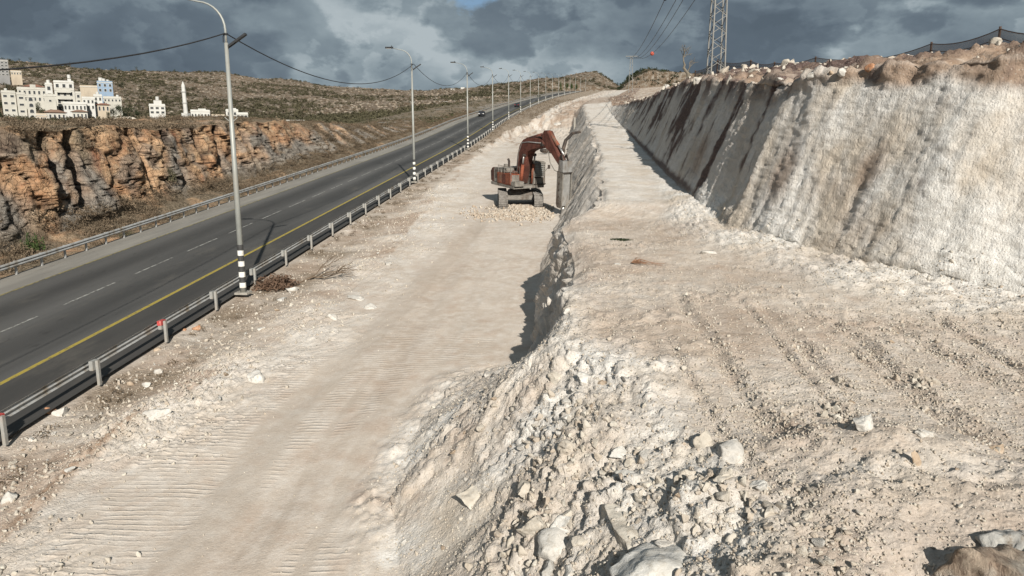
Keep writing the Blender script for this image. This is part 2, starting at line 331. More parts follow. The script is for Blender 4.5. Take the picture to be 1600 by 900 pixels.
for px, py in RIMPX:
    yy = np.linspace(8, 185, 4000); d = ray(px, py); k = np.argmin(np.abs(d[0]*yy-(foot(yy)+lean(yy)))); rim.append((yy[k], CAM_H+d[2]*yy[k]-rp(yy[k])))
rim.sort(); rim = [(4, rim[0][1])]+rim+[(200, 5.0), (215, 4.6), (330, 3.4), (700, 1.5)]
# fence line on the plateau: (px, py of the foot, distance)
FENCE = [(1690, 92, 33), (1558, 86, 42), (1453, 93, 55), (1351, 104, 70), (1273, 110, 85), (1209, 118, 96), (1172, 118, 106), (1120, 120, 122), (1086, 122, 140)]
FP = [at(a, b, c) for a, b, c in FENCE]
fz = [(p[1], p[2]-float(rp(p[1]))) for p in FP]; fz = [(4, fz[0][1]+.5)]+fz+[(190, fz[-1][1]*.8), (330, 5), (700, 3)]
fx = [(p[1], p[0]) for p in FP]; fx = [(4, 27)]+fx+[(190, 30), (330, 45), (700, 90)]
def build_ground():
    ys = stations(4.5, 700, .0047); R = rp(ys); sh = shift(ys)
    tl = interp(ys, TRACKL)+.5*fbm(ys, ys*0, 5, .25, 3); wf = interp(ys, WFOOT)+.15*fbm(ys, ys*0, 6, .5, 3); wt = interp(ys, WTOP)+.30*fbm(ys, ys*0, 7, .45, 4)*(.4+.6*sstep(31, 34, ys)); hb = interp(ys, HB); ft = foot(ys); le = lean(ys); rz = interp(ys, rim)
    low = interp(ys, [(90, 0), (130, -.6), (185, -2.6), (205, -2.2), (218, .8), (260, 1.8), (700, 0)])    # the track dips into the cut further on
    x0 = -16.0+sh; x1 = -14.1+sh; x1 = np.minimum(x1, tl-1.2)
    lw = np.minimum(low, 0)
    bx = [x0, x1, tl-1.0, tl, wf, wt, ft, ft+le, ft+le+3.2, np.maximum(interp(ys, fx), ft+le+6), np.maximum(interp(ys, fx), ft+le+6)+30, interp(ys, fx)+160]
    bz = [R-.16, R-.28, R-.12+low*.4, R-.16+low, R-.02+low, R+hb, R+interp(ys, [(4, 4.1), (30, 4.0), (34, 4.3), (190, 4.7), (205, 4.4), (330, 3), (700, 1)]), R+rz, R+rz+interp(ys, [(10, .35), (60, .5), (120, .3), (200, .1)]), R+interp(ys, fz), R+interp(ys, fz)-1, R+interp(ys, fz)-9]
    X, Z, T = loft(ys, bx, bz, [10, 110, 26, 150, 130, 250, 190, 46, 60, 16, 12])
    Y = np.repeat(ys[:, None], X.shape[1], 1)
    # rubble cone against the steep end of the dividing wall: the section bends at a middle point
    k = sstep(15.5, 18, ys)*(1-sstep(25.2, 26.4, ys)); xm = (1-k)*(wf+wt)/2+k*(wt-interp(ys, [(16, .5), (20, .65), (25, .8)])); zl = (bz[4]+bz[5])/2; zm = (1-k)*zl+k*(bz[4]+interp(ys, [(16, 3.9), (18, 3.4), (21, 2.0), (24, .6), (25.5, .3)]))
    tt = np.clip(T-4, 0, 1); on = (T >= 4) & (T <= 5); lo_ = np.clip(tt*2, 0, 1); hi_ = np.clip(tt*2-1, 0, 1)
    c_ = lambda a, m, b: np.where(tt < .5, a[:, None]*(1-lo_)+m[:, None]*lo_, m[:, None]*(1-hi_)+b[:, None]*hi_)
    X = np.where(on, c_(bx[4], xm, bx[5]), X); Z = np.where(on, c_(bz[4], zm, bz[5]), Z)
    N = normals(X, Y, Z)
    seg = lambda a, b, s=.12: sstep(a-s, a+s, T)*(1-sstep(b-s, b+s, T))
    verge = seg(.3, 2.2); berm = seg(1.55, 3.12, .3); track = seg(3.02, 4, .05); bench = seg(5.02, 6, .04); plat = sstep(7.6, 8.2, T)
    far = np.maximum(sstep(24.6, 26, Y), sstep(18.5, 20.5, Y)*sstep(4.5, 4.62, T)); wall1 = seg(4.03, 4.98, .03)*far; ramp = seg(3.9, 5.04, .08)*(1-far); wall2 = seg(6.0, 7.02, .04); bank = seg(7.0, 8.2, .1)
    nearb = 1-sstep(30, 36, Y)
    # broad rise of the bench near the photographer, trough beside it
    D = np.zeros_like(X); H = np.zeros_like(X)
    def LM(mask, s, seed, cover=.6, wob=.35):
        r = np.zeros(X.shape, np.float32); i = mask > .005
        if i.any(): r[i] = lumps(X[i], Y[i], s, seed, cover, wob)
        return r
    H += verge*(.10*fbm(X, Y, 0, .5, 4)+.055*LM(verge, 2.6, 0, .5)+.035*LM(verge, 6.5, 1, .6))
    br = np.clip(fbm(X, Y, 7, .25, 2)+.55, 0, 1.3)
    H += berm*br*(.06+.07*LM(berm, 1.7, 2, .7)+.10*LM(berm, 4.1, 3, .7)+.075*LM(berm, 9, 1, .7)+.035*LM(berm, 20, 4, .7))*interp(Y, [(60, 1), (120, .35)])
    H += track*(.035*fbm(X, Y, 3, .35, 3)+.012*fbm(X*3, Y*.7, 3, 1.2, 3))
    lo = interp(Y, [(4, 1), (300, 1)])
    for cx, a, wd in ((-6.1, .045, .5), (-8.2, .04, .5), (-4.6, .03, .45)):      # worn wheel lines
        xx = cx+interp(Y, [(5, -1.6), (25, 0), (60, -.2), (120, -1.5)])+.25*vn(Y, Y*0+cx, 0, .12)
        g = np.exp(-((X-xx)/wd)**2); H -= track*a*g
    rub = ramp+.0
    rk = np.clip(.6+fbm(X, Y, 13, .35, 3)*1.1, .12, 1.4)
    em = np.maximum(ramp, seg(4.9, 5.25, .06)*nearb); edge_lumps = .16*LM(em, .9, 4, .4, .5)+.13*LM(em, 2.0, 5, .55)+.12*LM(em, 4.2, 6, .6)+.07*LM(em, 8.5, 7, .65)+.03*LM(em, 18, 2, .7)
    D += rub*(rk*edge_lumps*.85+.09*fbm(X, Y, 20, .5, 4))
    # spill over the bench edge
    H -= .30*np.exp(-((T-5)/.13)**2)*(1-sstep(16, 20, Y))
    H -= (.10+.35*np.clip(fbm(X, Y, 3, .7, 4), 0, 1))*np.exp(-((T-5)/.05)**2)*sstep(19, 23, Y)
    spill = seg(4.9, 5.22, .06)*nearb*np.clip(.5+fbm(X, Y, 31, .5, 2), 0, 1)
    H += spill*edge_lumps*.55
    H += bench*(.07*fbm(X, Y, 5, .4, 4)+.016*fbm(X, Y, 6, 3.5, 4))
    loose = np.clip(fbm(X, Y, 41, .45, 3)*1.6+.1, 0, 1)
    H += bench*nearb*(.3+1.3*loose)*(.05*LM(bench*nearb, 4.5, 8, .35)+.04*LM(bench*nearb, 9, 9, .6)+.022*LM(bench*nearb, 20, 3, .6))
    # curving ruts left by machines on the bench, with windrows beside them
    rutm = np.zeros_like(X)
    for (pts, dp, wd) in RUTS:
        xx = interp(ys, pts)[:, None]+.10*vn(Y, Y*0, len(pts), .5); on = sstep(pts[0][0]-.6, pts[0][0]+.8, Y)*(1-sstep(pts[-1][0]-4, pts[-1][0], Y))*(.75+.35*vn(Y, Y*0, len(pts)+dp*99, .9)); dp = dp*1.9
        q = (X-xx)/wd
        H += bench*on*(-dp*.8*np.exp(-q*q)+dp*.8*np.exp(-((q-1.8)/.8)**2)*(.2+1.0*LM(bench*nearb*(np.abs(q) < 4), 9, 3, .7)+.6*LM(bench*nearb*(np.abs(q) < 4), 18, 5, .7))); rutm = np.maximum(rutm, bench*on*np.exp(-((q-.6)/1.8)**2))
    for (px, py, r, hgt, sx) in MOUNDS:
        y_, x_ = mound_xy(px, py); g = np.exp(-(((X-x_)/(r*sx))**2+((Y-y_)/r)**2)**1.3); H += g*hgt*(1+.35*fbm(X, Y, 9, 1.0, 3))+g*(.05*LM(g*(g > .1), 3.4, 5, .45)+.05*LM(g*(g > .1), 8, 6, .6))
    talus = seg(5.72, 6.14, .1)
    talus = talus*(1-.75*sstep(30, 42, Y))
    H += talus*(.28*(1-np.abs(T-5.98)*2)*sstep(14, 22, Y)+.12*LM(talus, 3, 3, .7)+.06*LM(talus, 7, 4, .7)*nearb)
    # teeth marks raked down the cut faces; u runs along the face, v down it
    u = np.cumsum(np.hypot(np.gradient(ft), np.gradient(ys)))[:, None]+0*X; vz = Z-R[:, None]
    txx = np.gradient(ft)/np.hypot(np.gradient(ft), np.gradient(ys)); uf = u+np.clip(X-ft[:, None], 0, 6)*txx[:, None]
    def rake(u, v, s0):
        us = u+.16*v+.25*fbm(u, v, s0, .35, 2)
        return .5*fbm(us*2.0, v*.35, s0, .8, 3)+.35*(1-np.abs(fbm(us*3.2, v*.45, s0+9, 1.1, 3)))-.2
    D += wall1*(.22*fbm(u, vz, 3, .22, 3)+.22*rake(Y, vz, 2)+.09*rake(Y*2.2, vz*1.3, 4)+.05*fbm(X, Y, Z, 2.2, 3))
    nf = wall1*(1-sstep(33, 40, Y)); D += nf*(.26*fbm(u*1.5+1.1*vz, vz*.7, 71, .9, 4)+.20*(1-np.abs(fbm(u*1.2+.8*vz, vz*.8, 72, 1.6, 4)))-.12+.06*fbm(X, Y, Z, 6, 3))
    dd = interp(Y, [(15, 1), (26, 1), (34, .95), (120, .8)])
    D += wall2*dd*(.26*fbm(uf, vz, 14, .16, 3)+.08*rake(uf, vz, 5)+.10*rake(uf*2.3, vz*.8, 6)+.035*fbm(uf, vz, Z, 1.1, 4)+.03*(1-np.abs(fbm(uf, vz*.45, Z, 2.6, 3)))+.035*fbm(X, Y, Z, 6.5, 3))
    # buttresses on the big face where it swings towards the camera
    D += wall2*(.34*np.exp(-((uf-interp(26.5, list(zip(ys, u[:, 0]))))/1.6)**2)-.30*np.exp(-((uf-interp(31.5, list(zip(ys, u[:, 0]))))/1.3)**2))
    D += .7*wall2*sstep(6.85, 6.96, T)*(1-sstep(30, 36, Y))*(.28*fbm(X, Y, Z, 1.2, 4)+.12*fbm(X, Y, Z, 3.5, 3)); D += bank*(.35*fbm(X, Y, Z, .8, 4)+.22*LM(bank, 1.6, 2, .6)+.1*LM(bank, 4, 3, .6)); H += plat*(.35*fbm(X, Y, 2, .3, 4)+.16*LM(plat, 1.1, 2, .5)+.08*LM(plat, 3.1, 5, .5))*sstep(0, 40, Y+20)
    H += seg(1.9, 4.2)*sstep(150, 175, Y)*(.5*fbm(X*2, Y*.5, 0, .35, 3))
    Xd = X+N[..., 0]*D; Yd = Y+N[..., 1]*D; Zd = Z+N[..., 2]*D+H
    # coverings
    nz = fbm(X, Y, Z, .5, 4)
    white = np.clip(wall2*(1.0-.4*sstep(28, 33, Y))+wall1*.45+ramp*np.clip(.35+nz, 0, .8)+.5*berm*np.clip(br+nz*.8, 0, 1)+.55*bench*(1-nearb)+talus*.7+.25*track*sstep(35, 60, Y)+spill*.5, 0, 1)  # less white on the shaded cut faces; that shade is put into the colour
    brown = np.clip(bank*1.1*np.clip(.9+nz, 0, 1)+plat*np.clip(.45+nz*1.2, 0, .85)+.7*verge*np.clip(fbm(X, Y, 3, .35, 3)*2.0-.1, 0, 1)+.42*bench*nearb*np.clip(fbm(X*.6, Y, 8, .35, 3)*1.5+.5, 0, 1), 0, 1)
    brown = np.maximum(brown, .45*rutm*np.clip(.8+nz, 0, 1))
    # a red soil seam between the verge and the berm near the bottom left
    lanes = np.zeros_like(X)
    for pl, wd in LANES:
        pts = sorted([(q[1], q[0]) for q in [(lambda d: (d[0]*(CAM_H/(SL-d[2])), CAM_H/(SL-d[2])))(ray(*p)) for p in pl]]); xx = interp(ys, pts)[:, None]+.08*vn(Y, Y*0, 4, .7); lanes = np.maximum(lanes, track*(1-sstep(.75, 1.15, np.abs(X-xx)/wd+.18*fbm(X, Y, 9, 1.2, 3)))*sstep(pts[0][0]-1, pts[0][0], Y)*(1-sstep(pts[-1][0]-6, pts[-1][0], Y)))
    red = np.exp(-((T-1.9-.10*vn(Y, Y*0, 3, .6))/.13)**2)*(1-sstep(19, 22, Y))*np.clip(1.0+nz, 0, 1)
    brown = np.maximum(brown, red)
    edge = wall2*sstep(6.35, 7.0, T+.4*fbm(u, vz, 77, .35, 3))
    hh = T-6; vz2 = hh*6.5
    sk = .62*fbm(uf*.45+.10*vz2, vz2*.16, 5, .9, 4)+.40*fbm(uf*2.2+.25*vz2, vz2*.30, 9, .9, 4)+.42*fbm(uf*.8, vz2*.9, 66, .9, 5)
    zone = interp(Y, [(24, -.9), (29, -.45), (31, .05), (34, .0), (40, .10), (55, .26), (80, .30), (110, .12), (150, -.2), (190, -.5)])
    st = np.clip((sk+zone+.62*(hh-.55)-.38)*3.0, 0, 1)*(wall2+bank > .3)
    tong = 0
    for y_, wy, bot in ((34.6, .9, .05), (31.0, .5, .35), (47, 1.8, .12), (66, 3.2, .25), (90, 5, .2)):
        cy = y_+.9*fbm(uf, vz2, y_, .6, 3); tong = np.maximum(tong, np.exp(-((Y-cy)/wy)**2)*sstep(bot-.1, bot+.15, hh))
    st = np.maximum(st, np.clip((tong*.85+sk*1.3-.50)*2.4, 0, 1)*wall2)
    ft_ = np.exp(-((hh-.03)/.05)**2)*sstep(33, 38, Y)*(1-sstep(80, 110, Y)); st = np.maximum(st, wall2*np.clip(ft_*1.3+sk*.8-.2, 0, .9))
    st = np.maximum(st, .5*wall2*np.exp(-((Y-19.0)/.7)**2)*sstep(.3, .5, hh)*np.clip(.5+sk, 0, 1))
    st2 = np.clip((fbm(u, vz*.6, 60, .45, 4)+.15)*2, 0, 1)*wall2*sstep(6.72, 6.98, T)*sstep(27, 33, Y)*.9
    st = np.maximum(st, st2); st = np.maximum(st, bank*.55*np.clip(fbm(X, Y, Z, .8, 3)*2+.1, 0, 1))
    for y_, tt, ry, rt in ((27.4, .42, .55, .17), (24.2, .48, .4, .12), (38, .35, 1.5, .2), (19.8, .78, .8, .15)):
        brown = np.maximum(brown, wall2*.75*np.clip(np.exp(-(((Y-y_)/ry)**2+((T-6-tt)/rt)**2))*1.5+.3*nz-.1, 0, 1))
    brown = np.maximum(brown, wall2*.35*np.clip(fbm(u*.7, vz, 15, .35, 3)*2-.1, 0, 1)*(1-sstep(25, 30, Y)))
    topb = wall2*sstep(6.85, 6.94, T+.09*fbm(u, vz*.3, 19, .5, 4))*(1-sstep(30, 36, Y)); brown = np.maximum(brown, topb*np.clip(.75+nz, 0, .95)); st = np.maximum(st, topb*np.clip(fbm(X, Y, Z, 1.1, 4)*3-.5, 0, .85))
    orange = sstep(200, 212, Y)*(1-sstep(300, 400, Y))*seg(3.4, 7.4); lane = track*.24*np.exp(-((X+6.3-interp(Y, [(5, -1.8), (25, .2), (60, 0), (120, -1.5)]))/1.3)**2)*np.clip(.6+fbm(X, Y*.4, 50, .4, 3), 0, 1); brown = np.maximum(brown, lane)
    brown = np.maximum(brown, orange*.85*np.clip(.7+nz, 0, 1)); white = white*(1-.8*orange)
    brown = np.maximum(brown, .8*seg(1.7, 3.6)*sstep(120, 150, Y)*np.clip(fbm(X*2, Y*.4, 9, .5, 3)*2, 0, 1))
    veg = np.clip(seg(.2, 1.45, .3)*np.clip(.62+.9*fbm(X, Y, 77, .55, 4)-.06*(X-x0[:, None]), 0, 1), 0, 1)
    veg = np.maximum(veg, seg(.1, 1.9)*sstep(110, 160, Y)*.9); veg = np.maximum(veg, sstep(9, 9.4, T)*.7)
    tread = track*sstep(-.15, .15, fbm(X*1.2, Y*.35, 2, .5, 3)+.25+.35*np.exp(-((X+9.0)/1.6)**2)-sstep(26, 34, Y)*.5)*(1-lanes)*(1-sstep(3.78, 3.97, T))+.18*bench*nearb*np.clip(fbm(X, Y, 6, .5, 2)*2, 0, 1)
    wl = wall1*.5+wall2*1.0+.35*ramp
    me = make_mesh('ground', np.stack([Xd, Yd, Zd], -1).reshape(-1, 3), grid_faces(*X.shape), M['dirt'], True,
                   dict(white=white, brown=brown, stain=st, veg=veg, smooth=track*.95, lane=lanes, tread=np.clip(tread, 0, 1), wall=np.clip(wl, 0, 1)))
    o = link('quarry_terrain', me); tag(o, kind='structure')
    return dict(ys=ys, X=Xd, Y=Yd, Z=Zd, T=T, P=np.stack([Xd, Yd, Zd], -1).reshape(-1, 3), sh=X.shape, ramp=ramp, berm=berm*br, verge=verge, bench=bench*nearb, loose=loose, talus=talus, plat=plat, bank=bank, track=track, wall2=wall2, wall1=wall1, spill=spill, rut=rutm)
def mound_xy(px, py):
    d = ray(px, py); y = (CAM_H-4.1)/(SL-d[2]); return y, d[0]*y
# machine ruts on the bench: (y, x) lines, depth, width
def rutpx(*pp): return sorted([mound_xy(*p) for p in pp])
LANES = [([(262, 899), (350, 790), (450, 640), (560, 540), (660, 440), (740, 360), (790, 300)], .62), ([(470, 899), (520, 790), (565, 690), (625, 590)], .17), ([(560, 899), (575, 760), (600, 660)], .10), ([(400, 899), (440, 800), (520, 660), (610, 540)], .12)]
RUTS = [(rutpx((1055, 430), (1075, 480), (1115, 525), (1150, 580), (1200, 640), (1260, 690)), .07, .16),
        (rutpx((1150, 430), (1190, 470), (1240, 520), (1290, 575), (1330, 610)), .05, .16),
        (rutpx((1250, 470), (1330, 520), (1410, 590), (1500, 650), (1590, 690)), .08, .2),
        (rutpx((1330, 470), (1450, 540), (1600, 610)), .05, .2),
        (rutpx((1110, 420), (1160, 470), (1225, 540), (1300, 620), (1360, 680)), .045, .10),
        (rutpx((1200, 440), (1270, 490), (1370, 570), (1470, 640), (1600, 720)), .05, .11),
        (rutpx((1400, 460), (1500, 520), (1640, 600)), .05, .12),
        (rutpx((1020, 480), (1070, 560), (1130, 640), (1200, 720), (1290, 800)), .035, .10),
        (rutpx((1085, 560), (1150, 660), (1230, 760), (1300, 860)), .035, .09),
        (rutpx((1000, 590), (1060, 620), (1130, 670), (1180, 700)), .05, .14)]
MOUNDS = [(1350, 690, .7, .24, 2.2), (1480, 760, 1.0, .22, 1.9), (1060, 720, .8, .16, 1.5), (1250, 830, .9, .06, 1.5), (1120, 850, .8, .10, 1.2), (910, 600, .9, .26, 1.0), (980, 830, .8, .12, .8), (1436, 868, .38, -.42, .9)]
STAINS = [(82, 9, 1.0, .45, .95), (62, 7, 1.0, .40, 1.0), (50, 4, .80, .2, .8), (42, 3, 1.0, .7, .8), (35.5, 1.6, .62, .10, .95), (31.2, .9, 1.2, .45, .9), (108, 12, 1.0, .65, .8), (19.0, .8, .8, .3, .5), (60, 14, .07, -.3, .9), (40, 6, .05, -.3, .8)]
G = build_ground()
G['pix'] = proj(G['P'])
def snap(px, py):
    ux, uy, dz = G['pix']; d = np.hypot(ux-px, uy-py); m = d < max(3.0, d.min()*1.5); i = np.where(m)[0]; return G['P'][i[np.argmin(dz[i])]]
def zat(x, y):
    r = min(len(G['ys'])-1, int(np.searchsorted(G['ys'], y))); c = np.argmin(np.abs(G['X'][r]-x)); return float(G['Z'][r, c])
# ---------------------------------------------------------------- left side: verge, cutting cliff, land above it
CTOP = [(20, 7.6), (36, 7.4), (47, 7.15), (53.6, 6.85), (66, 6.2), (82, 6.1), (107, 4.7), (134, 3.0), (166, 1.2), (200, .2), (700, 0)]
def build_left():
    ys = stations(20, 700, .0058); R = rp(ys); sh = shift(ys); ct = interp(ys, CTOP)
    soft = sstep(84, 112, ys)
    fo = interp(ys, [(20, -33.3), (50, -32.9), (64, -33.0), (76, -33.4), (95, -32.6), (130, -32.2), (160, -32), (700, -31)])+sh; tp = fo-interp(ys, [(20, 1.7), (76, 2.0), (105, 4.4), (135, 4.6), (200, 4)])
    bx = [-16.0+sh, -28.3+sh, -29.6+sh, fo+1.3, fo, tp, tp-1.0, tp-9, tp-26, tp-60]
    up = interp(ys, [(20, 1.3), (60, 1.25), (80, 1.4), (110, 1.2), (160, .3), (700, 0)])
    bz = [R-.16, R-.16, R-.3, R-.05, R+.3*(ct > .7), R+ct, R+ct+.1, R+ct+up*.25, R+ct-1.6, R+ct-16]
    X, Z, T = loft(ys, bx, bz, [8, 6, 40, 20, 190, 12, 50, 20, 14]); Y = np.repeat(ys[:, None], X.shape[1], 1); N = normals(X, Y, Z)
    seg = lambda a, b, s=.12: sstep(a-s, a+s, T)*(1-sstep(b-s, b+s, T))
    cl = seg(4.02, 5.05, .04); S = soft[:, None]; u = Y+0*X; v = Z-R[:, None]
    # jointed blocks: warped courses broken by upright joints
    wu = u+1.1*fbm(u, v, 1, .45, 3)+.12*v; wv = v*.62+.8*fbm(u, v, 8, .45, 3)
    f1, f2, cv = cell(wu*.42, wv*.5, 1.0, 3); f1b, f2b, cvb = cell(wu*1.15, wv*1.2, 1.0, 8); f1c, f2c, cvc = cell(wu*3.0, wv*3.0, 1.0, 11)
    joint = np.exp(-((f2-f1)/.07)**2); jb = np.exp(-((f2b-f1b)/.09)**2)
    D = (cv-.5)*.75+(cvb-.5)*.24+(cvc-.5)*.09-.30*joint-.12*jb+.12*fbm(u, v, 90, 1.1, 4)+.35*fbm(u, v, 3, .3, 3)+.14*fbm(X, Y, Z, 1.3, 4)
    crv = 0
    for y_, x2, wd in ((51.2, 48.4, .55), (48.3, 46.5, .35), (69.0, 70.2, .32), (75, 72.5, .5), (63.5, 64.5, .25), (58.2, 59.5, .22), (81.0, 80, .4)):    # deep upright clefts
        c = y_+(x2-y_)*(1-v/7)+.35*fbm(u, v, y_, .8, 2); crv = np.maximum(crv, np.exp(-((u-c)/wd)**2)*sstep(.8, 2.2, v))
    D = D*(1-S)+S*(.75*fbm(u*1.5+v*1.4, v*.4, 4, .35, 4)+.4*fbm(X, Y, Z, .5, 4)+.35*(cvb-.5)+.3*(cv-.5)-.2*joint) - 1.5*crv*(1-S)
    D = D*cl*(.35+.65*(1-sstep(4.85, 5.0, T)))*sstep(4.0, 4.15, T)
    H = seg(1.6, 4.0)*(.10*fbm(X, Y, 4, .6, 4)+.05*lumps(X, Y, 2.5, 3, .5))+seg(4.9, 9.1)*(.35*fbm(X, Y, 5, .25, 4)+.25*lumps(X, Y, .6, 2, .35))
    H += seg(3.2, 4.35, .2)*(.12+.25*fbm(X, Y, 6, .4, 3))*(ct > 1)[:, None]
    Xd = X+D; Yd = Y-D*.25; Zd = Z+H
    lowgrey = sstep(0, 1, .55+fbm(u, v, 21, .22, 3)*1.3-(v-2.2)*.28)
    grey = np.clip(lowgrey+sstep(84, 110, Y)*.30+.6*sstep(.25, .5, fbm(u, v, 30, .5, 3)), 0, 1)*(T > 3.9)
    crack = np.clip(joint*.7+jb*.35+crv, 0, 1)*(1-S)*cl
    veg = np.clip(seg(1.5, 4.12, .1)*np.clip(1.0+fbm(X, Y, 7, .5, 3), 0, 1)+sstep(5.0, 5.25, T)*np.clip(.9+fbm(X, Y, 9, .3, 3), 0, 1)+cl*S*np.clip(fbm(u*1.1+v*1.2, v*.4, 44, .3, 4)*2.6+.05, 0, 1)+cl*(1-S)*np.clip(fbm(u, v, 50, .5, 4)*2-.9+(v-5)*.3, 0, 1), 0, 1)
    me = make_mesh('cliff', np.stack([Xd, Yd, Zd], -1).reshape(-1, 3), grid_faces(*X.shape)[:, ::-1], M['cliff'], True, dict(grey=grey, veg=veg, crack=crack))
    tag(link('cutting_cliff_terrain', me), kind='structure')
    return dict(ys=ys, X=Xd, Y=Yd, Z=Zd, T=T, P=np.stack([Xd, Yd, Zd], -1).reshape(-1, 3), sh=X.shape, veg=veg, cl=cl, S=S+0*X)
GL = build_left()
# ---------------------------------------------------------------- hills
HC = {-900: [(60, 240), (200, 215), (330, 200), (500, 165), (700, 135), (950, 115)],
      -300: [(60, 240), (200, 215), (330, 192), (430, 165), (600, 130), (900, 95)],
      0: [(60, 225), (200, 208), (330, 192), (380, 185), (430, 168), (480, 150), (620, 122), (900, 92)],
      110: [(60, 225), (200, 208), (330, 192), (380, 186), (430, 168), (480, 152), (620, 124), (900, 97)],
      200: [(60, 225), (200, 208), (330, 194), (380, 188), (450, 168), (620, 132), (900, 109)],
      300: [(60, 225), (200, 208), (330, 196), (400, 184), (600, 144), (900, 114)],
      400: [(60, 225), (200, 210), (330, 198), (430, 185), (600, 153), (900, 122)],
      520: [(60, 225), (200, 204), (330, 192), (500, 172), (700, 146), (950, 132)],
      640: [(60, 225), (200, 196), (330, 182), (500, 166), (700, 150), (950, 141)],
      720: [(60, 300), (200, 190), (330, 175), (500, 159), (700, 147), (950, 142)],
      790: [(60, 400), (200, 196), (330, 168), (500, 150), (700, 139), (900, 134)],
      850: [(60, 400), (200, 230), (330, 178), (500, 152), (650, 135), (800, 123)],
      900: [(60, 400), (200, 250), (400, 172), (600, 149), (700, 134), (800, 117)],
      925: [(60, 400), (200, 250), (400, 172), (600, 149), (700, 132), (800, 115)],
      945: [(60, 400), (200, 250), (400, 172), (600, 149), (700, 140), (800, 128)],
      960: [(60, 400), (200, 250), (400, 172), (600, 148), (700, 143), (800, 139)],
      975: [(60, 400), (200, 250), (400, 165), (560, 145), (650, 133), (760, 122)],
      1000: [(60, 400), (200, 250), (350, 170), (500, 140), (600, 122), (720, 110)],
      1060: [(60, 400), (200, 250), (350, 160), (500, 135), (600, 120), (720, 113)],
      1150: [(60, 400), (200, 250), (350, 160), (500, 138), (600, 128), (720, 121)],
      1400: [(60, 400), (200, 250), (350, 180), (500, 150), (600, 130), (720, 122)],
      2400: [(60, 400), (200, 250), (350, 180), (500, 150), (600, 135), (720, 125)]}
def build_hills():
    ks = sorted(HC); pxs = np.concatenate([np.linspace(-900, -20, 60), np.linspace(-19, 1250, 720), np.linspace(1255, 2400, 60)])
    ds = np.concatenate([stations(60, 960, .0095), [1020, 1150, 1400, 1900, 3000, 6000]])
    Q = np.zeros((len(ds), len(pxs))); RD = np.zeros(len(pxs))
    cols = []
    for k in ks:
        a = HC[k]; dl = [p[0] for p in a]; pl = [p[1] for p in a]; cols.append(np.interp(ds, dl, pl))
    cols = np.array(cols); ridge = np.array([HC[k][-1][0] for k in ks])
    for i in range(len(ds)): Q[i] = np.interp(pxs, ks, cols[:, i])
    rd = np.interp(pxs, ks, ridge)
    dirs = FW[None]*F_PX+RT[None]*(pxs[:, None]-800); hn = np.hypot(dirs[:, 0], dirs[:, 1])
    # heading of a column; height from the photographed line at each distance
    h0 = dirs[:, :2]/hn[:, None]; Dm = ds[:, None]+0*Q; fwd = dirs@FW
    X = h0[:, 0][None]*Dm; Y = h0[:, 1][None]*Dm
    full = (FW[2]*F_PX+RT[2]*(pxs-800))[None]+UP[2]*(450-Q); hx = np.hypot(FW[0]*F_PX+RT[0]*(pxs-800)[None]+UP[0]*(450-Q), FW[1]*F_PX+RT[1]*(pxs-800)[None]+UP[1]*(450-Q))
    Z = CAM_H+full/hx*Dm
    back = Dm > rd[None]; zr = np.take_along_axis(Z, np.argmin(np.abs(Dm-rd[None]), axis=0)[None], 0); Z = np.where(back, zr-(Dm-rd[None])*.10, Z); Z = np.maximum(Z, -60)
    am = np.clip((Dm-400)/350, 0.05, 1)
    Z += am*(5.0*fbm(X, Y, 0, .008, 4)+2.2*fbm(X, Y, 2, .03, 4)+.9*fbm(X, Y, 4, .11, 3))-am*.5
    terr = (Z/3.2+.5*vn(X, Y, 0, .03)); Z += am*.5*(sstep(.6, .95, terr-np.floor(terr))-(terr-np.floor(terr)))
    xr = X-shift(Y); lim = rp(Y)-2.5
    inroad = (xr > -33.5) & (xr < 60) & (Y < 690); Z = np.where(inroad, np.minimum(Z, lim), Z)
    side = (xr <= -33.5) & (xr > -70) & (Y < 690); w_ = sstep(0, 36.5, -33.5-xr); Z = np.where(side, np.minimum(Z, (rp(Y)-.6)*(1-w_)+Z*w_+w_*1.0), Z)
    rs = (xr >= 60) & (xr < 190) & (Y < 690); w_ = sstep(0, 130, xr-60); Z = np.where(rs, np.minimum(Z, lim*(1-w_)+Z*w_), Z)
    me = make_mesh('hills', np.stack([X, Y, Z], -1).reshape(-1, 3), grid_faces(*X.shape)[:, ::-1], M['hill'], True)
    tag(link('hills', me), kind='structure')
    return dict(P=np.stack([X, Y, Z], -1).reshape(-1, 3), sh=X.shape, X=X, Y=Y, Z=Z, D=Dm, px=pxs, back=back)
GH = build_hills(); GH['pix'] = proj(GH['P'])
MB().box((0, 0, -75), (20000, 20000, 1)).build('distant_ground', M['hill'])['kind'] = 'structure'
def hsnap(px, py):
    ux, uy, dz = GH['pix']; d = np.hypot(ux-px, uy-py); m = d < max(3.0, d.min()*1.5); i = np.where(m)[0]; return GH['P'][i[np.argmin(dz[i])]]
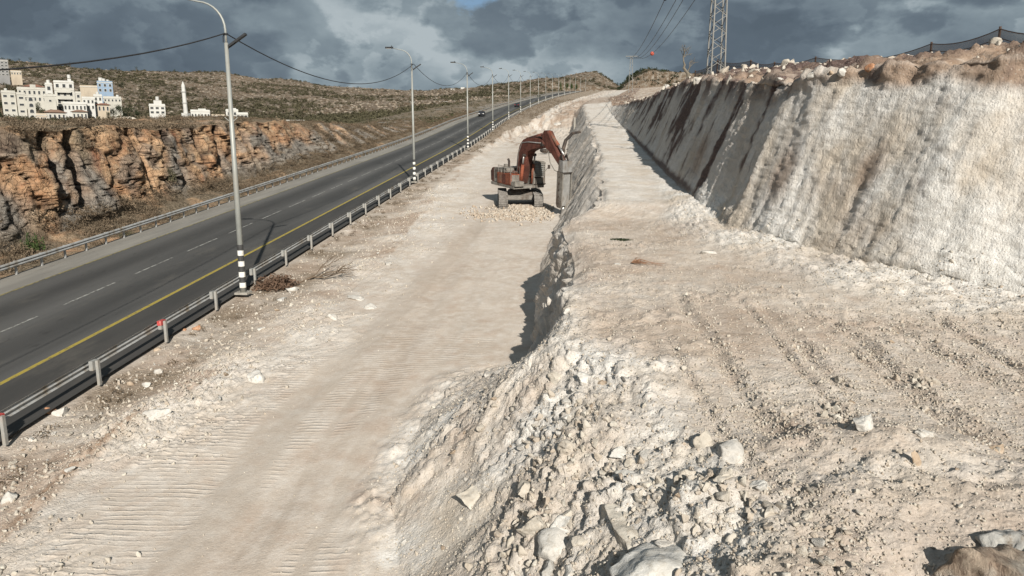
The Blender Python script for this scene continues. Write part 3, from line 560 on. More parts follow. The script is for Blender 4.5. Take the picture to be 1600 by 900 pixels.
# ---------------------------------------------------------------- road
def ribbon(name, x0, x1, y0, y1, dz, m, step=None, kind='structure', dash=None):
    V = []; Fc = []
    runs = [(y0, y1)] if not dash else [(a, a+dash[0]) for a in np.arange(y0, y1, dash[0]+dash[1])]
    for a, b in runs:
        n = max(2, int((b-a)/(step or 2.5))+1); ys = np.linspace(a, b, n); cx = np.linspace(x0, x1, 7 if x1-x0 > 3 else 2)
        base = len(V)
        for y in ys:
            for x in cx: V.append((x+float(shift(y)), y, float(rp(y))+dz))
        c = len(cx)
        for i in range(n-1):
            for j in range(c-1): Fc.append((base+i*c+j, base+i*c+j+1, base+(i+1)*c+j+1, base+(i+1)*c+j))
    o = link(name, make_mesh(name, V, Fc, m, True)); tag(o, kind=kind); return o
def asphalt(name, base, pale, streak=True):
    m = mat(name); t = NT(m); sep = t.N('ShaderNodeSeparateXYZ'); t.L(t.co, sep.inputs[0])
    c = t.mix(t.ramp(t.noise(.8, 6, .65, sc=(1, .12, 1)), .35, .65), base, pale)
    if streak:       # tyre-polished, oil-darkened wheel lanes
        k = t.m('ADD', t.m('MULTIPLY', t.m('COSINE', t.m('MULTIPLY', t.m('ADD', sep.outputs[0], 22.8), 2*pi/3.95)), .5), .5)
        c = t.mix(t.m('MULTIPLY', t.m('MULTIPLY', k, t.ramp(t.noise(.3, 3, .5, sc=(2, .1, 1)), .2, .6)), .8), c, tuple(v*2.3 for v in pale))
    c = t.mix(t.m('MULTIPLY', t.ramp(t.noise(.35, 6, .7, sc=(1, .3, 1)), .56, .74), .45), c, (.17, .155, .13))
    c = t.mix(t.m('MULTIPLY', t.ramp(t.noise(2.5, 6, .75, sc=(1, .25, 1)), .60, .66), .5), c, tuple(v*.5 for v in base))
    c = t.mix(t.m('MULTIPLY', t.ramp(t.noise(60, 3, .7), .35, .65), .35), c, tuple(v*.55 for v in base))
    t.fin(c, .8, t.bump(t.noise(70, 4, .7), .5, .01), 0, .35); return m
M['asphalt'] = asphalt('asphalt', (.042, .042, .041), (.058, .057, .055)); M['shoulder'] = asphalt('dusty_shoulder', (.20, .19, .17), (.29, .275, .245), False)
M['asph2'] = asphalt('worn_asphalt', (.042, .041, .039), (.062, .059, .055), False)
def paint(name, col, wear):
    m = mat(name); t = NT(m); c = t.mix(t.ramp(t.noise(9, 6, .75, sc=(1, .35, 1)), wear, wear+.12), col, (.07, .068, .062)); t.fin(c, .7, None, 0, .3); return m
M['yellow'] = paint('yellow_paint', (.32, .25, .05), .54); M['whitep'] = paint('white_paint', (.32, .32, .30), .46); M['yellow_worn'] = paint('worn_yellow_paint', (.24, .20, .07), .46)
ribbon('asphalt_road', -26.9, -18.6, 6, 760, 0, M['asphalt']); ribbon('far_road_shoulder', -29.3, -26.9, 20, 760, .0, M['shoulder']); ribbon('near_road_shoulder', -18.6, -15.6, 6, 760, .0, M['asph2'])
ribbon('left_yellow_edge_line', -26.95, -26.83, 20, 560, .005, M['yellow_worn'])
ribbon('right_yellow_edge_line', -18.82, -18.62, 6, 560, .005, M['yellow'])
ribbon('white_lane_dashes', -22.81, -22.70, 20.1, 500, .005, M['whitep'], dash=(4.0, 1.75))
# ---------------------------------------------------------------- stones
def ico(sub):
    import bmesh
    b = bmesh.new(); bmesh.ops.create_icosphere(b, subdivisions=sub, radius=1); v = np.array([x.co[:] for x in b.verts]); f = np.array([[q.index for q in p.verts] for p in b.faces]); b.free(); return v, f
ICO = {k: ico(k) for k in (1, 2, 3, 4, 5)}
def rockshape(sub, seed, dims=(1, .8, .65), cuts=12, rough=.05, depth=(.55, .9)):
    r = np.random.default_rng(seed); v, f = ICO[sub]; v = v.copy()
    for i in range(cuts):
        n = r.normal(size=3); n /= np.linalg.norm(n); d = r.uniform(*depth); k = v@n; v = v-np.outer(np.maximum(k-d, 0), n)
    v = v/np.percentile(np.linalg.norm(v, axis=1), 97)
    if rough:
        o = r.uniform(0, 50); q = np.stack([fbm(v[:, 0]+o, v[:, 1], v[:, 2], 1.6, 5 if sub > 3 else 3), fbm(v[:, 0]+o, v[:, 1]+9, v[:, 2], 1.6, 5 if sub > 3 else 3), fbm(v[:, 0], v[:, 1]+o, v[:, 2], 1.6, 4)], 1)
        v = v+q*rough*2
    return v*np.array(dims), f
def rotm(r, tilt=.6):
    return np.array(Euler((r.normal()*tilt, r.normal()*tilt, r.uniform(0, 6.28))).to_matrix())
def hero(px, py, wpx, label, m='rock', dims=(1, .8, .7), seed=0, rz=0., tilt=(0, 0), sink=.25, sub=4, cuts=13, rough=.075, cat='boulder', name='boulder', lift=0, group=None):
    P = snap(px, py); d = (P-CAM)@FW; r = wpx/2/F_PX*d/dims[0]*1.18
    v, f = rockshape(sub, seed+1000, dims, cuts+3, rough, (.38, .72)); tone = np.full(len(v), RNG.uniform(0, .3))
    me = make_mesh(name, v*r, f, M[m], False, dict(tone=tone)); o = link(name, me)
    zb = (v*r)[:, 2].max()
    o.location = (P[0], P[1]+r*dims[1]*.6, P[2]+zb*(1-2*sink)*.55+lift-.08*r); o.rotation_euler = (tilt[0], tilt[1], rz)
    return tag(o, label, cat, group)
# stones that can be told apart: pixel of the contact point, width in pixels
HEROES = [
 (1148, 722, 62, 'large pale angular boulder, tallest of the cluster in the middle of the bench', 'rock_white', (1, .8, .85), 1),
 (1103, 700, 34, 'tan boulder leaning behind the left side of the tallest boulder on the bench', 'rock', (1, .8, 1.0), 2),
 (1070, 748, 44, 'flat dusty boulder at the left end of the bench boulder cluster', 'rock', (1, .8, .6), 3),
 (1186, 762, 34, 'small white boulder below and right of the tallest bench boulder', 'rock_white', (1, .7, .8), 4),
 (1128, 752, 32, 'low pale stone wedged under the front of the tallest bench boulder', 'rock', (1, .7, .55), 5),
 (1355, 668, 44, 'blocky white boulder standing alone on the low ridge at right', 'rock_white', (1, .8, .95), 6),
 (1447, 684, 38, 'flat whitish stone lying right of the blocky white boulder', 'rock_white', (1, .6, .35), 7),
 (1432, 730, 16, 'thin upright slab of stone stuck in the slope at right', 'rock_tan', (1, .6, 3.2), 8),
 (1563, 708, 34, 'tan wedge of stone near the right edge of the bench', 'rock_tan', (1, .6, .5), 9),
 (1312, 597, 20, 'pale rounded stone in the rut above the blocky white boulder', 'rock', (1, .8, .7), 10),
 (878, 822, 38, 'white upright boulder perched on the biggest boulder of the slope', 'rock_white', (1, .8, 1.1), 11),
 (868, 872, 70, 'biggest white boulder on the rubble slope at the bottom edge', 'rock_white', (1, .85, .75), 12),
 (833, 832, 46, 'rounded dusty boulder left of the biggest boulder on the slope', 'rock', (1, .8, .8), 13),
 (858, 897, 34, 'grey boulder with an orange stain in front of the biggest slope boulder', 'rock_grey', (1, .8, .8), 14),
 (890, 900, 44, 'broken white boulder cut by the bottom edge of the picture', 'rock_white', (1, .8, .8), 15),
 (912, 848, 34, 'rounded tan boulder just right of the biggest slope boulder', 'rock', (1, .8, .8), 16),
 (818, 772, 38, 'pair-topped tan boulder half buried in the middle of the slope', 'rock', (1, .8, .8), 17),
 (886, 712, 40, 'half buried dusty boulder on the upper part of the slope', 'rock', (1, .8, .7), 18),
 (970, 712, 36, 'bright flat topped stone on the lip between slope and bench', 'rock_white', (1, .7, .55), 19),
 (886, 660, 24, 'bright small stone below the tumbled stone heap of the slope', 'rock_white', (1, .8, .7), 20),
 (915, 600, 32, 'top stone of the tumbled heap at the bench edge', 'rock_white', (1, .8, .8), 21),
 (870, 600, 34, 'square pale stone at the left of the tumbled heap', 'rock', (1, .8, .6), 22),
 (940, 598, 20, 'brownish stone at the right of the tumbled heap', 'rock_tan', (1, .8, .7), 23),
 (395, 596, 38, 'large white boulder beside the graded track, alone on the roadside rubble', 'rock_white', (1, .8, .85), 24),
 (91, 646, 26, 'white boulder next to the guardrail, with an orange stone at its left', 'rock_white', (1, .8, .8), 25),
 (72, 650, 22, 'orange stone touching the white boulder by the guardrail', 'rock_orange', (1, .8, .7), 26),
 (240, 648, 40, 'broad flat white rock at the edge of the graded track', 'rock_white', (1, .8, .5), 27),
 (244, 583, 14, 'small white stone between the guardrail and the large white boulder', 'rock_white', (1, .8, .9), 28),
 (243, 549, 16, 'tan rounded stone close to the guardrail post with the red cap', 'rock_tan', (1, .8, .8), 29),
 (289, 515, 9, 'small orange stone left of its larger orange twin by the guardrail', 'rock_orange', (1, .8, .7), 30),
 (305, 516, 18, 'larger orange stone beside the red capped guardrail post', 'rock_orange', (1, .8, .6), 31),
 (200, 600, 18, 'greyish tan rock behind the second guardrail post from the left', 'rock_tan', (1, .8, .7), 32),
 (228, 604, 14, 'pale cube like stone right of the greyish tan verge rock', 'rock_white', (1, .8, .8), 33),
 (12, 785, 26, 'large pale stone at the left edge above the red soil strip', 'rock_white', (1, .8, .8), 34),
 (46, 688, 12, 'lone white stone right of the leftmost guardrail post', 'rock_white', (1, .8, .9), 35),
 (104, 735, 24, 'flat white rock on the lower side of the red soil strip', 'rock_white', (1, .6, .5), 36),
 (455, 452, 22, 'white stone lying against the uprooted dry bush', 'rock_white', (1, .8, .7), 37),
 (434, 470, 20, 'flat white stone in front of the uprooted dry bush', 'rock_white', (1, .8, .5), 38),
 (551, 466, 46, 'cracked flat slab of rock in the heap beside the track', 'rock_white', (1, .7, .35), 39),
 (575, 482, 44, 'lower slab of rock under the crack in the heap beside the track', 'rock_white', (1, .7, .35), 40),
 (520, 498, 20, 'blocky white rock at the lower end of the slab heap', 'rock_white', (1, .7, .8), 41),
 (605, 412, 16, 'dark sided stone at the top of the roadside heap', 'rock_grey', (1, .7, .7), 42),
 (404, 514, 14, 'white stone alone on the orange verge soil left of the slab heap', 'rock_white', (1, .8, .7), 43),
 (1106, 394, 26, 'flat white stone lying on the bench near the foot of the high face', 'rock_white', (1, .6, .4), 44),
 (962, 412, 14, 'blocky pale stone beside the dry brown branch on the bench', 'rock_white', (1, .7, .7), 45),
 (885, 488, 14, 'loose pale block on the edge above the dark wall shadow', 'rock_white', (1, .7, .9), 46),
 (892, 481, 7, 'very small stone at the right of the loose edge block', 'rock', (1, .8, .8), 47),
 (1450, 449, 9, 'round white stone on the talus at the foot of the high face', 'rock_white', (1, .8, .9), 48),
 (872, 194, 22, 'large pale rock on the track far beyond the excavator', 'rock_white', (1, .8, .5), 49),
 (1273, 119, 17, 'square white boulder on the rim of the high face', 'rock_white', (1, .8, .8), 50),
 (1319, 116, 26, 'broad pale boulder on the rim right of the square white boulder', 'rock_white', (1, .8, .6), 51),
 (1364, 106, 26, 'bright orange boulder on the rim of the high face', 'rock_orange', (1, .8, .55), 52),
 (1300, 118, 16, 'brownish rim boulder left of the broad pale boulder', 'rock_tan', (1, .8, .8), 53),
 (1388, 108, 20, 'cream boulder right beside the bright orange rim boulder', 'rock', (1, .8, .6), 54),
 (1090, 127, 15, 'whitish rim boulder just left of the lattice pylon foot', 'rock_white', (1, .8, .8), 55),
 (1042, 132, 9, 'white boulder on the rim left of the bare tree', 'rock_white', (1, .8, .9), 56),
 (1220, 122, 15, 'pale boulder on the rim between the pylon and the square white boulder', 'rock_white', (1, .8, .7), 57),
 (677, 299, 6, 'small dark stone alone on the pale track left of the excavator', 'rock_grey', (1, .8, .8), 58),
]
for i, hdat in enumerate(HEROES):
    px, py, wpx, lab, m, dims, sd = hdat
    big = wpx > 30; hero(px, py, wpx, lab, m, dims, sd, rz=RNG.uniform(-.6, .6) if dims[2] < 2 else .3, tilt=(RNG.normal()*.12, RNG.normal()*.12) if dims[2] < 2 else (.1, -.35), sub=4 if big else 3, cuts=12+sd % 5, name='boulder' if wpx > 20 else 'stone', cat='boulder' if wpx > 20 else 'stone')
# the broken outcrop cut by the bottom right corner
def outcrop():
    P = snap(1545, 872); v, f = rockshape(5, 77, (1.05, .8, .66), 10, .025, (.3, .6)); s = .95
    strat = .05*np.sin((v[:, 2]*1.2+v[:, 0]*1.9+v[:, 1]*.5)*9+2*vn(v[:, 0]*2, v[:, 1]*2, v[:, 2]*2)); v = v*(1+strat[:, None]); v = v+.05*np.stack([vn(v[:, 0]*7, v[:, 1]*7, v[:, 2]*7+i) for i in (0, 9, 20)], 1)
    e = empty('rock_outcrop', (P[0]+.30, P[1]-.05, P[2]-.05), .2, 'big banded tan and grey rock outcrop breaking through the bottom right corner', 'outcrop')
    o = link('tan_face', make_mesh('tan_face', v*s, f, M['banded'], False, dict(tone=np.zeros(len(v)))), e); o.location = (-.40, 0, -.02)
    v2, f2 = rockshape(5, 91, (1.1, .9, .72), 14, .06, (.35, .65)); v2 = v2+.05*np.stack([vn(v2[:, 0]*6, v2[:, 1]*6, v2[:, 2]*6+i) for i in (3, 9, 20)], 1)+.03*np.stack([vn(v2[:, 0]*15, v2[:, 1]*15, v2[:, 2]*15+i) for i in (3, 9, 20)], 1); o2 = link('grey_shelf', make_mesh('grey_shelf', v2*.85, f2, M['rock_grey'], False, dict(tone=np.zeros(len(v2)))), e); o2.location = (.55, .12, .10)
outcrop()
def ledge(px, py, dims, s, seed, rz, label, m='rock_white', sink=.55):
    P = snap(px, py); v, f = rockshape(5, seed, dims, 10, .07, (.5, .85)); o = link('bedrock_ledge', make_mesh('bedrock_ledge', v*s, f, M[m], True, dict(tone=np.zeros(len(v)))))
    o.location = (P[0], P[1], P[2]-s*dims[2]*sink); o.rotation_euler = (.15, .1, rz); tag(o, label, 'rock ledge')
ledge(990, 805, (.6, .8, .4), .95, 201, .35, 'long grey ridge of bedrock running down beside the biggest slope boulder', 'rock', .8)
ledge(1050, 880, (.75, .9, .4), 1.05, 202, -.25, 'smooth white bedrock hump at the bottom centre of the picture')
ledge(740, 768, (.9, .6, .5), .55, 203, .5, 'half buried pale bedrock lump low on the rubble slope', 'rock')
ledge(990, 735, (.8, .5, .4), .45, 204, .1, 'lumpy white bedrock knob left of the bench boulder cluster')
# ---- countable loose stones, one object each (shared meshes), then rubble too small and many to count
PROTO = []
for i, mm in enumerate(['rock', 'rock_white', 'rock', 'rock_white', 'rock', 'rock_white', 'rock_tan', 'rock']):
    v, f = rockshape(3, 300+i, (1, RNG.uniform(.65, .9), RNG.uniform(.5, .8)), 13, .03, (.3, .62)); PROTO.append(make_mesh('stone', v, f, M[mm], False, dict(tone=np.full(len(v), RNG.uniform(0, .5)))))
def cells(g):
    r, c = g['sh']; P = g['P'].reshape(r, c, 3); a = P[:-1, :-1]; u = P[:-1, 1:]-a; v = P[1:, :-1]-a; ar = np.linalg.norm(np.cross(u, v), axis=-1); return a, u, v, ar
CA = cells(G); CX = [q.reshape(G['sh'])[:-1, :-1] for q in G['pix']]
INVIEW = (CX[0] > -60) & (CX[0] < 1660) & (CX[1] < 960) & (CX[2] > 0)
def scatter(wt, n, g=None):
    A = CA if g is None else g; p = (wt*A[3]).ravel(); p = p/p.sum(); i = RNG.choice(p.size, n, p=p); s, t = RNG.random((2, n)); a, u, v = (q.reshape(-1, 3)[i] for q in A[:3]); return a+u*s[:, None]+v*t[:, None], i
def cut(k): return G[k][:-1, :-1]
YY = G['Y'][:-1, :-1]; XX = G['X'][:-1, :-1]
near_w = 1/np.clip((YY/12), 1, 9)**1.2
heap = np.clip(fbm(XX, YY, 88, .55, 3)*2.2, 0, 1)
zones = [
 ('pale loose stone lying in the rubble slope between the graded track and the bench', 'loose stones of the rubble slope', cut('ramp')*heap*INVIEW*near_w, 105, (.06, .19)),
 ('pale loose stone lying on the rubble strip between the guardrail and the graded track', 'loose stones beside the roadside track', (cut('berm')*heap+.25*cut('verge'))*INVIEW*near_w*(YY < 60), 80, (.07, .2)),
 ('small loose stone lying on the rutted surface of the bench', 'loose stones on the bench', cut('bench')*heap*INVIEW*near_w, 50, (.04, .11)),
 ('pale rock lying on the soil rim along the top of the high cut face', 'rocks along the rim of the high face', (cut('bank')+cut('plat')*.7)*INVIEW*(CX[1] < 200)*(YY < 90)*(YY > 18), 50, (.14, .30)),
]
for lab, grp, wt, n, (s0, s1) in zones:
    P, ix = scatter(wt, n)
    for k in range(n):
        o = bpy.data.objects.new('stone', PROTO[RNG.integers(len(PROTO))]); C.objects.link(o); s = s0+(s1-s0)*RNG.random()**2.2
        o.location = (P[k][0], P[k][1], P[k][2]+s*(.22 if s1 < .3 else .02)); o.rotation_euler = tuple(RNG.uniform(-.5, .5, 2))+(RNG.uniform(0, 6.3),); o.scale = (s, s*RNG.uniform(.8, 1.1), s*RNG.uniform(.8, 1.2)); tag(o, lab, 'stone', grp)
def rubble(name, wt, n, s0, s1, pw, sub, m, tint=(0, .6), sinkf=.15):
    P, ix = scatter(wt, n); tint = (0, 1) if tint == (0, .6) else tint; tv = [rockshape(sub, 500+i, (1, .78, .62), 13 if sub > 1 else 5, .02 if sub > 1 else 0, (.28, .6)) for i in range(9)]; f = tv[0][1]; k = len(tv[0][0])
    V = np.zeros((n, k, 3), np.float32); S = s0+(s1-s0)*RNG.random(n)**pw; T = RNG.uniform(*tint, n)**1.6
    an = RNG.uniform(0, 6.28, (n, 3)); an[:, :2] *= .3
    ca, sa = np.cos(an), np.sin(an)
    for j in range(9):
        q = np.where(np.arange(n) % 9 == j)[0]
        v = tv[j][0][None]*S[q][:, None, None]
        x, y, z = v[..., 0], v[..., 1], v[..., 2]
        c_, s_ = ca[q][:, None, :], sa[q][:, None, :]
        y, z = y*c_[..., 0]-z*s_[..., 0], y*s_[..., 0]+z*c_[..., 0]; x, z = x*c_[..., 1]+z*s_[..., 1], -x*s_[..., 1]+z*c_[..., 1]; x, y = x*c_[..., 2]-y*s_[..., 2], x*s_[..., 2]+y*c_[..., 2]
        V[q] = np.stack([x, y, z], -1)
    V += P[:, None]; V[..., 2] += (S*sinkf)[:, None]
    Fc = (f[None]+np.arange(n)[:, None, None]*k).reshape(-1, 3)
    o = link(name, make_mesh(name, V.reshape(-1, 3), Fc, M[m], False, dict(tone=np.repeat(T, k)))); tag(o, kind='stuff'); return o
nw2 = 1/np.clip((YY/9), 1, 12)**1.7; heap2 = np.clip(fbm(XX, YY, 88, .8, 4)*2.0+.1, .02, 1)
base = INVIEW*1.0
rubble('rubble', base*(cut('ramp')*heap2*.30+cut('berm')*heap2*1.0+cut('talus')*.15+.15*cut('spill')*heap2+.40*cut('verge')+.05*cut('bench')*heap2+.45*cut('rut'))*nw2, 15000, .018, .10, 4.0, 2, 'rock')
rubble('rubble', base*(cut('bank')*.7+cut('plat')*.3)*(YY > 14)/np.clip(YY/30, 1, 4), 7500, .06, .34, 2.6, 2, 'rock', (0, .9))
heaps = np.zeros_like(XX)
for px, py, r in ((905, 598, .75), (870, 625, .7), (835, 650, .7), (790, 690, .7), (760, 720, .5), (1000, 705, .45), (1090, 725, .5), (1180, 770, .4), (1310, 640, .35), (1450, 600, .4), (960, 650, .4)):
    y_, x_ = mound_xy(px, py); heaps = np.maximum(heaps, np.exp(-(((XX-x_)/r)**2+((YY-y_)/(r*1.5))**2)))
rubble('rubble', base*heaps**1.3, 430, .04, .15, 2.0, 3, 'rock', (0, .6), .12)
rubble('verge_rubble', base*(cut('verge')*np.clip(.3+heap2, 0, 1)+cut('berm')*.5)*(YY < 75)/np.clip(YY/16, 1, 4), 3200, .025, .13, 2.8, 2, 'rock', (0, .9))
rubble('rim_rocks', base*(cut('bank')+cut('plat')*.35)*(YY > 36)*(YY < 130), 1500, .14, .50, 2.2, 3, 'rock', (0, .9), .0)
rubble('rim_rocks', base*(cut('bank')+cut('plat')*.5)*(CX[0] > 1000)*(YY > 18)/np.clip(YY/30, 1, 3), 2600, .08, .36, 2.6, 3, 'rock', (0, 1), .05)
rubble('gravel', base*(cut('ramp')*.8+cut('berm')*.7+cut('verge')*.45+cut('talus')*.6+cut('bench')*(.45+.9*heap2+.6*cut('loose'))+2.2*cut('rut')+.02*cut('track'))*nw2, 72000, .010, .042, 2.4, 1, 'rock')
# fresh broken rock heaped in front of the excavator
hp = np.exp(-(((XX+3.5)/2.2)**2+((YY-58.5)/2.6)**2))*(XX < -.6)*np.clip(.35+fbm(XX, YY, 5, .9, 3), .05, 1); rubble('broken_rock', hp*(YY > 52)*(YY < 62), 3000, .04, .22, 2.6, 2, 'rock', (.5, 1.3), .3)
# ---------------------------------------------------------------- dry plants
def bush_mesh(n, seed, size=.12, flat=.6, wood=False, L_=1.0):
    r = np.random.default_rng(seed); p = r.normal(size=(n, 3)); p /= np.linalg.norm(p, axis=1)[:, None]; p *= (r.random((n, 1))**.45); p[:, 2] = np.abs(p[:, 2])*flat
    p *= (.75+.45*np.abs(np.sin(p[:, :1]*5+p[:, 1:2]*4)))
    d = r.normal(size=(n, 3)); d /= np.linalg.norm(d, axis=1)[:, None]; e = np.cross(d, r.normal(size=(n, 3))); e /= np.linalg.norm(e, axis=1)[:, None]; s = size*(.6+.8*r.random((n, 1)))
    V = np.stack([p-d*s*.5*L_-e*s*.28, p+d*s*L_, p+e*s*.45], 1).reshape(-1, 3); F = np.arange(3*n).reshape(n, 3); return V, F
def leafm(name, a, b):
    m = mat(name); t = NT(m); c = t.mix(t.ramp(t.noise(1.7, 4, .7), .35, .65), a, b); c = t.mix(t.m('MULTIPLY', t.attr('tone'), .8), c, tuple(v*.45 for v in a)); t.fin(c, .9, None, 0, .1); return m
M['dry'] = leafm('dry_scrub', (.13, .10, .068), (.24, .185, .13)); M['olive'] = leafm('olive_scrub', (.066, .064, .038), (.125, .112, .070)); M['green'] = leafm('green_leaves', (.035, .06, .022), (.08, .11, .04)); M['darkleaf'] = leafm('dark_leaves', (.022, .034, .018), (.05, .062, .032))
M['bark'] = simple('bark', (.14, .105, .075), .9)
def scrub(name, P, S, m, n=60, size=.16, flat=.6):
    tv = [bush_mesh(n, 900+i, size, flat) for i in range(6)]; N_ = len(P); k = 3*n; V = np.zeros((N_, k, 3), np.float32); rz = RNG.uniform(0, 6.28, N_)
    for j in range(6):
        q = np.where(np.arange(N_) % 6 == j)[0]; v = tv[j][0][None]*S[q][:, None, None]; c_, s_ = np.cos(rz[q])[:, None], np.sin(rz[q])[:, None]
        V[q] = np.stack([v[..., 0]*c_-v[..., 1]*s_, v[..., 0]*s_+v[..., 1]*c_, v[..., 2]], -1)
    V += np.asarray(P)[:, None]; o = link(name, make_mesh(name, V.reshape(-1, 3), np.arange(N_*k).reshape(-1, 3), M[m], False, dict(tone=np.repeat(RNG.random(N_), k)))); tag(o, kind='stuff'); return o
def scat(g, wt, n, smin, smax):
    A = cells(g); p = (wt*A[3]).ravel(); p /= p.sum(); i = RNG.choice(p.size, n, p=p); s, t = RNG.random((2, n)); a, u, v = (q.reshape(-1, 3)[i] for q in A[:3]); return a+u*s[:, None]+v*t[:, None], smin+(smax-smin)*RNG.random(n)**1.6
LT = GL['T'][:-1, :-1]; LY = GL['Y'][:-1, :-1]; LV = GL['veg'][:-1, :-1]; LCL = GL['cl'][:-1, :-1]; LS = GL['S'][:-1, :-1]
def sg(a, b, s=.12, T=LT): return sstep(a-s, a+s, T)*(1-sstep(b-s, b+s, T))
nl = np.clip(fbm(GL['X'], GL['Y'], 5, .35, 3)*2+.5, 0, 1)[:-1, :-1]
P, S = scat(GL, sg(2.4, 4.15)*nl*(LY < 240)/np.clip(LY/60, 1, 5), 2300, .18, .62); scrub('dry_scrub', P, S, 'dry', 60, .17, .75)
P, S = scat(GL, sg(5.0, 7.1)*nl*(LY < 200)/np.clip(LY/70, 1, 5), 2600, .25, .85); scrub('cliff_top_scrub', P, S, 'dry', 60, .17, .6)
P, S = scat(GL, sg(5.0, 8.5)*(1-nl)*(LY < 220), 500, .3, .9); scrub('olive_scrub', P, S, 'olive', 60, .17, .6)
P, S = scat(GL, (.15+(LV > .5))*LCL*LS*(LY < 260)+.02*LCL*(1-LS)*(LV > .3), 2600, .3, .8); scrub('slope_scrub', P, S, 'dry', 60, .17, .5)
P, S = scat(GL, sg(3, 9)*(LY > 150)*(LY < 600), 900, .5, 1.5); scrub('far_verge_scrub', P, S, 'olive', 40, .2, .7)
GV = cut('verge')*sstep(0, 1, 1.35-(XX+15.6-shift(YY))*.55)
P, ix = scatter(INVIEW*GV*heap*1.0/np.clip(YY/14, 1, 9)+INVIEW*GV*.12, 2400); scrub('verge_grass', P, .05+.24*RNG.random(len(P))**2, 'dry', 46, .2, .8)
P, ix = scatter(cut('verge')*(YY > 110)*(YY < 400)*1.0, 700); scrub('far_verge_grass', P, .2+.5*RNG.random(len(P)), 'dry', 30, .2, .8)
# hillside scrub
HA = cells(GH); hx, hy, hd = (q.reshape(GH['sh'])[:-1, :-1] for q in GH['pix']); hb_ = GH['back'][:-1, :-1]; HD = GH['D'][:-1, :-1]
vis = (hx > -40) & (hx < 1640) & (~hb_) & (HD > 150) & (np.abs(hy) < 900); cl_ = np.clip(fbm(GH['X'], GH['Y'], 2, .016, 5)*3.2+.35, .03, 1)[:-1, :-1]
offroad = ~((GH['X'][:-1, :-1]-shift(GH['Y'][:-1, :-1]) > -33) & (GH['X'][:-1, :-1]-shift(GH['Y'][:-1, :-1]) < 30) & (GH['Y'][:-1, :-1] < 700))
P, S = scat(GH, vis*cl_*offroad/np.clip(HD/300, .6, 4), 15000, .7, 2.4); scrub('hillside_scrub', P, S, 'olive', 24, .42, .8)
P, S = scat(GH, vis*(hx > 962)*(hx < 1260)*np.clip(.25+fbm(GH['X'], GH['Y'], 4, .03, 3)[:-1, :-1]*1.5, .05, 1)*1.0, 1500, 1.4, 3.2); scrub('green_hill_scrub', P, S, 'darkleaf', 30, .38, .9)
P, S = scat(GH, vis*(1.1-cl_)*offroad/np.clip(HD/300, .6, 4), 4000, .5, 1.5); scrub('hillside_dry_scrub', P, S, 'dry', 24, .42, .7)
P, S = scat(GH, vis*offroad*np.clip(1.2-cl_, .1, 1)/np.clip(HD/300, .6, 4), 7000, .3, 1.5)
tv = rockshape(1, 777, (1, .8, .5), 4, 0); k = len(tv[0]); V = (tv[0][None]*S[:, None, None]+P[:, None]).reshape(-1, 3); F_ = (tv[1][None]+np.arange(len(P))[:, None, None]*k).reshape(-1, 3)
M['outcrop'] = rock_mat('hill_rock', (.20, .175, .14), (.30, .275, .235), (.13, .10, .075)); tag(link('hillside_rocks', make_mesh('hillside_rocks', V, F_, M['outcrop'], False, dict(tone=np.repeat(RNG.random(len(P)), k)))), kind='stuff')
# ---------------------------------------------------------------- roadside steelwork
M['galv'] = simple('galvanised_steel', (.36, .365, .36), .5, .15, .15, 3, (.22, .19, .15)); M['galv_l'] = simple('weathered_steel', (.30, .30, .285), .6, .1, .2, 4, (.28, .24, .19))
M['redcap'] = simple('faded_red_paint', (.42, .06, .055), .6, 0, .3, 9, (.5, .45, .4)); M['black'] = simple('black_paint', (.05, .05, .05), .6); M['white'] = simple('white_band_paint', (.72, .72, .68), .6, 0, .1, 6, (.4, .36, .3))
M['concrete'] = simple('concrete', (.36, .34, .30), .9, 0, .2, 4, None, .3); M['darkmetal'] = simple('dark_metal', (.035, .037, .04), .5, .2); M['lens'] = simple('lamp_glass', (.5, .5, .48), .2)
def rline(x, y, dz=0): return (x+float(shift(y)), y, float(rp(y))+dz)
def beam(name, x, y0, y1, zc, prof, parent, m, step=4.0):
    """corrugated rail: profile of (dx, dz) swept along the road"""
    ys = np.arange(y0, y1+.1, step); k = len(prof); V = []; F_ = []
    for y in ys:
        b = rline(x, y, zc); V += [(b[0]+p[0], y, b[2]+p[1]) for p in prof]
    for i in range(len(ys)-1):
        for j in range(k): F_.append((i*k+j, i*k+(j+1) % k, (i+1)*k+(j+1) % k, (i+1)*k+j))
    mb = MB(); mb.add(V, F_); o = mb.build(name, m, parent); o.location = -Vector(parent.location); return o
def wprof(s):    # W section, s=+1 bulges toward -x (road side for the near rail)
    h = [(-.155, 0), (-.125, .055), (-.075, .08), (-.03, .055), (0, .01), (.03, .055), (.075, .08), (.125, .055), (.155, 0)]
    a = [(-s*b, z) for z, b in h]; return a+[(x+s*.006, z) for x, z in reversed(a)]
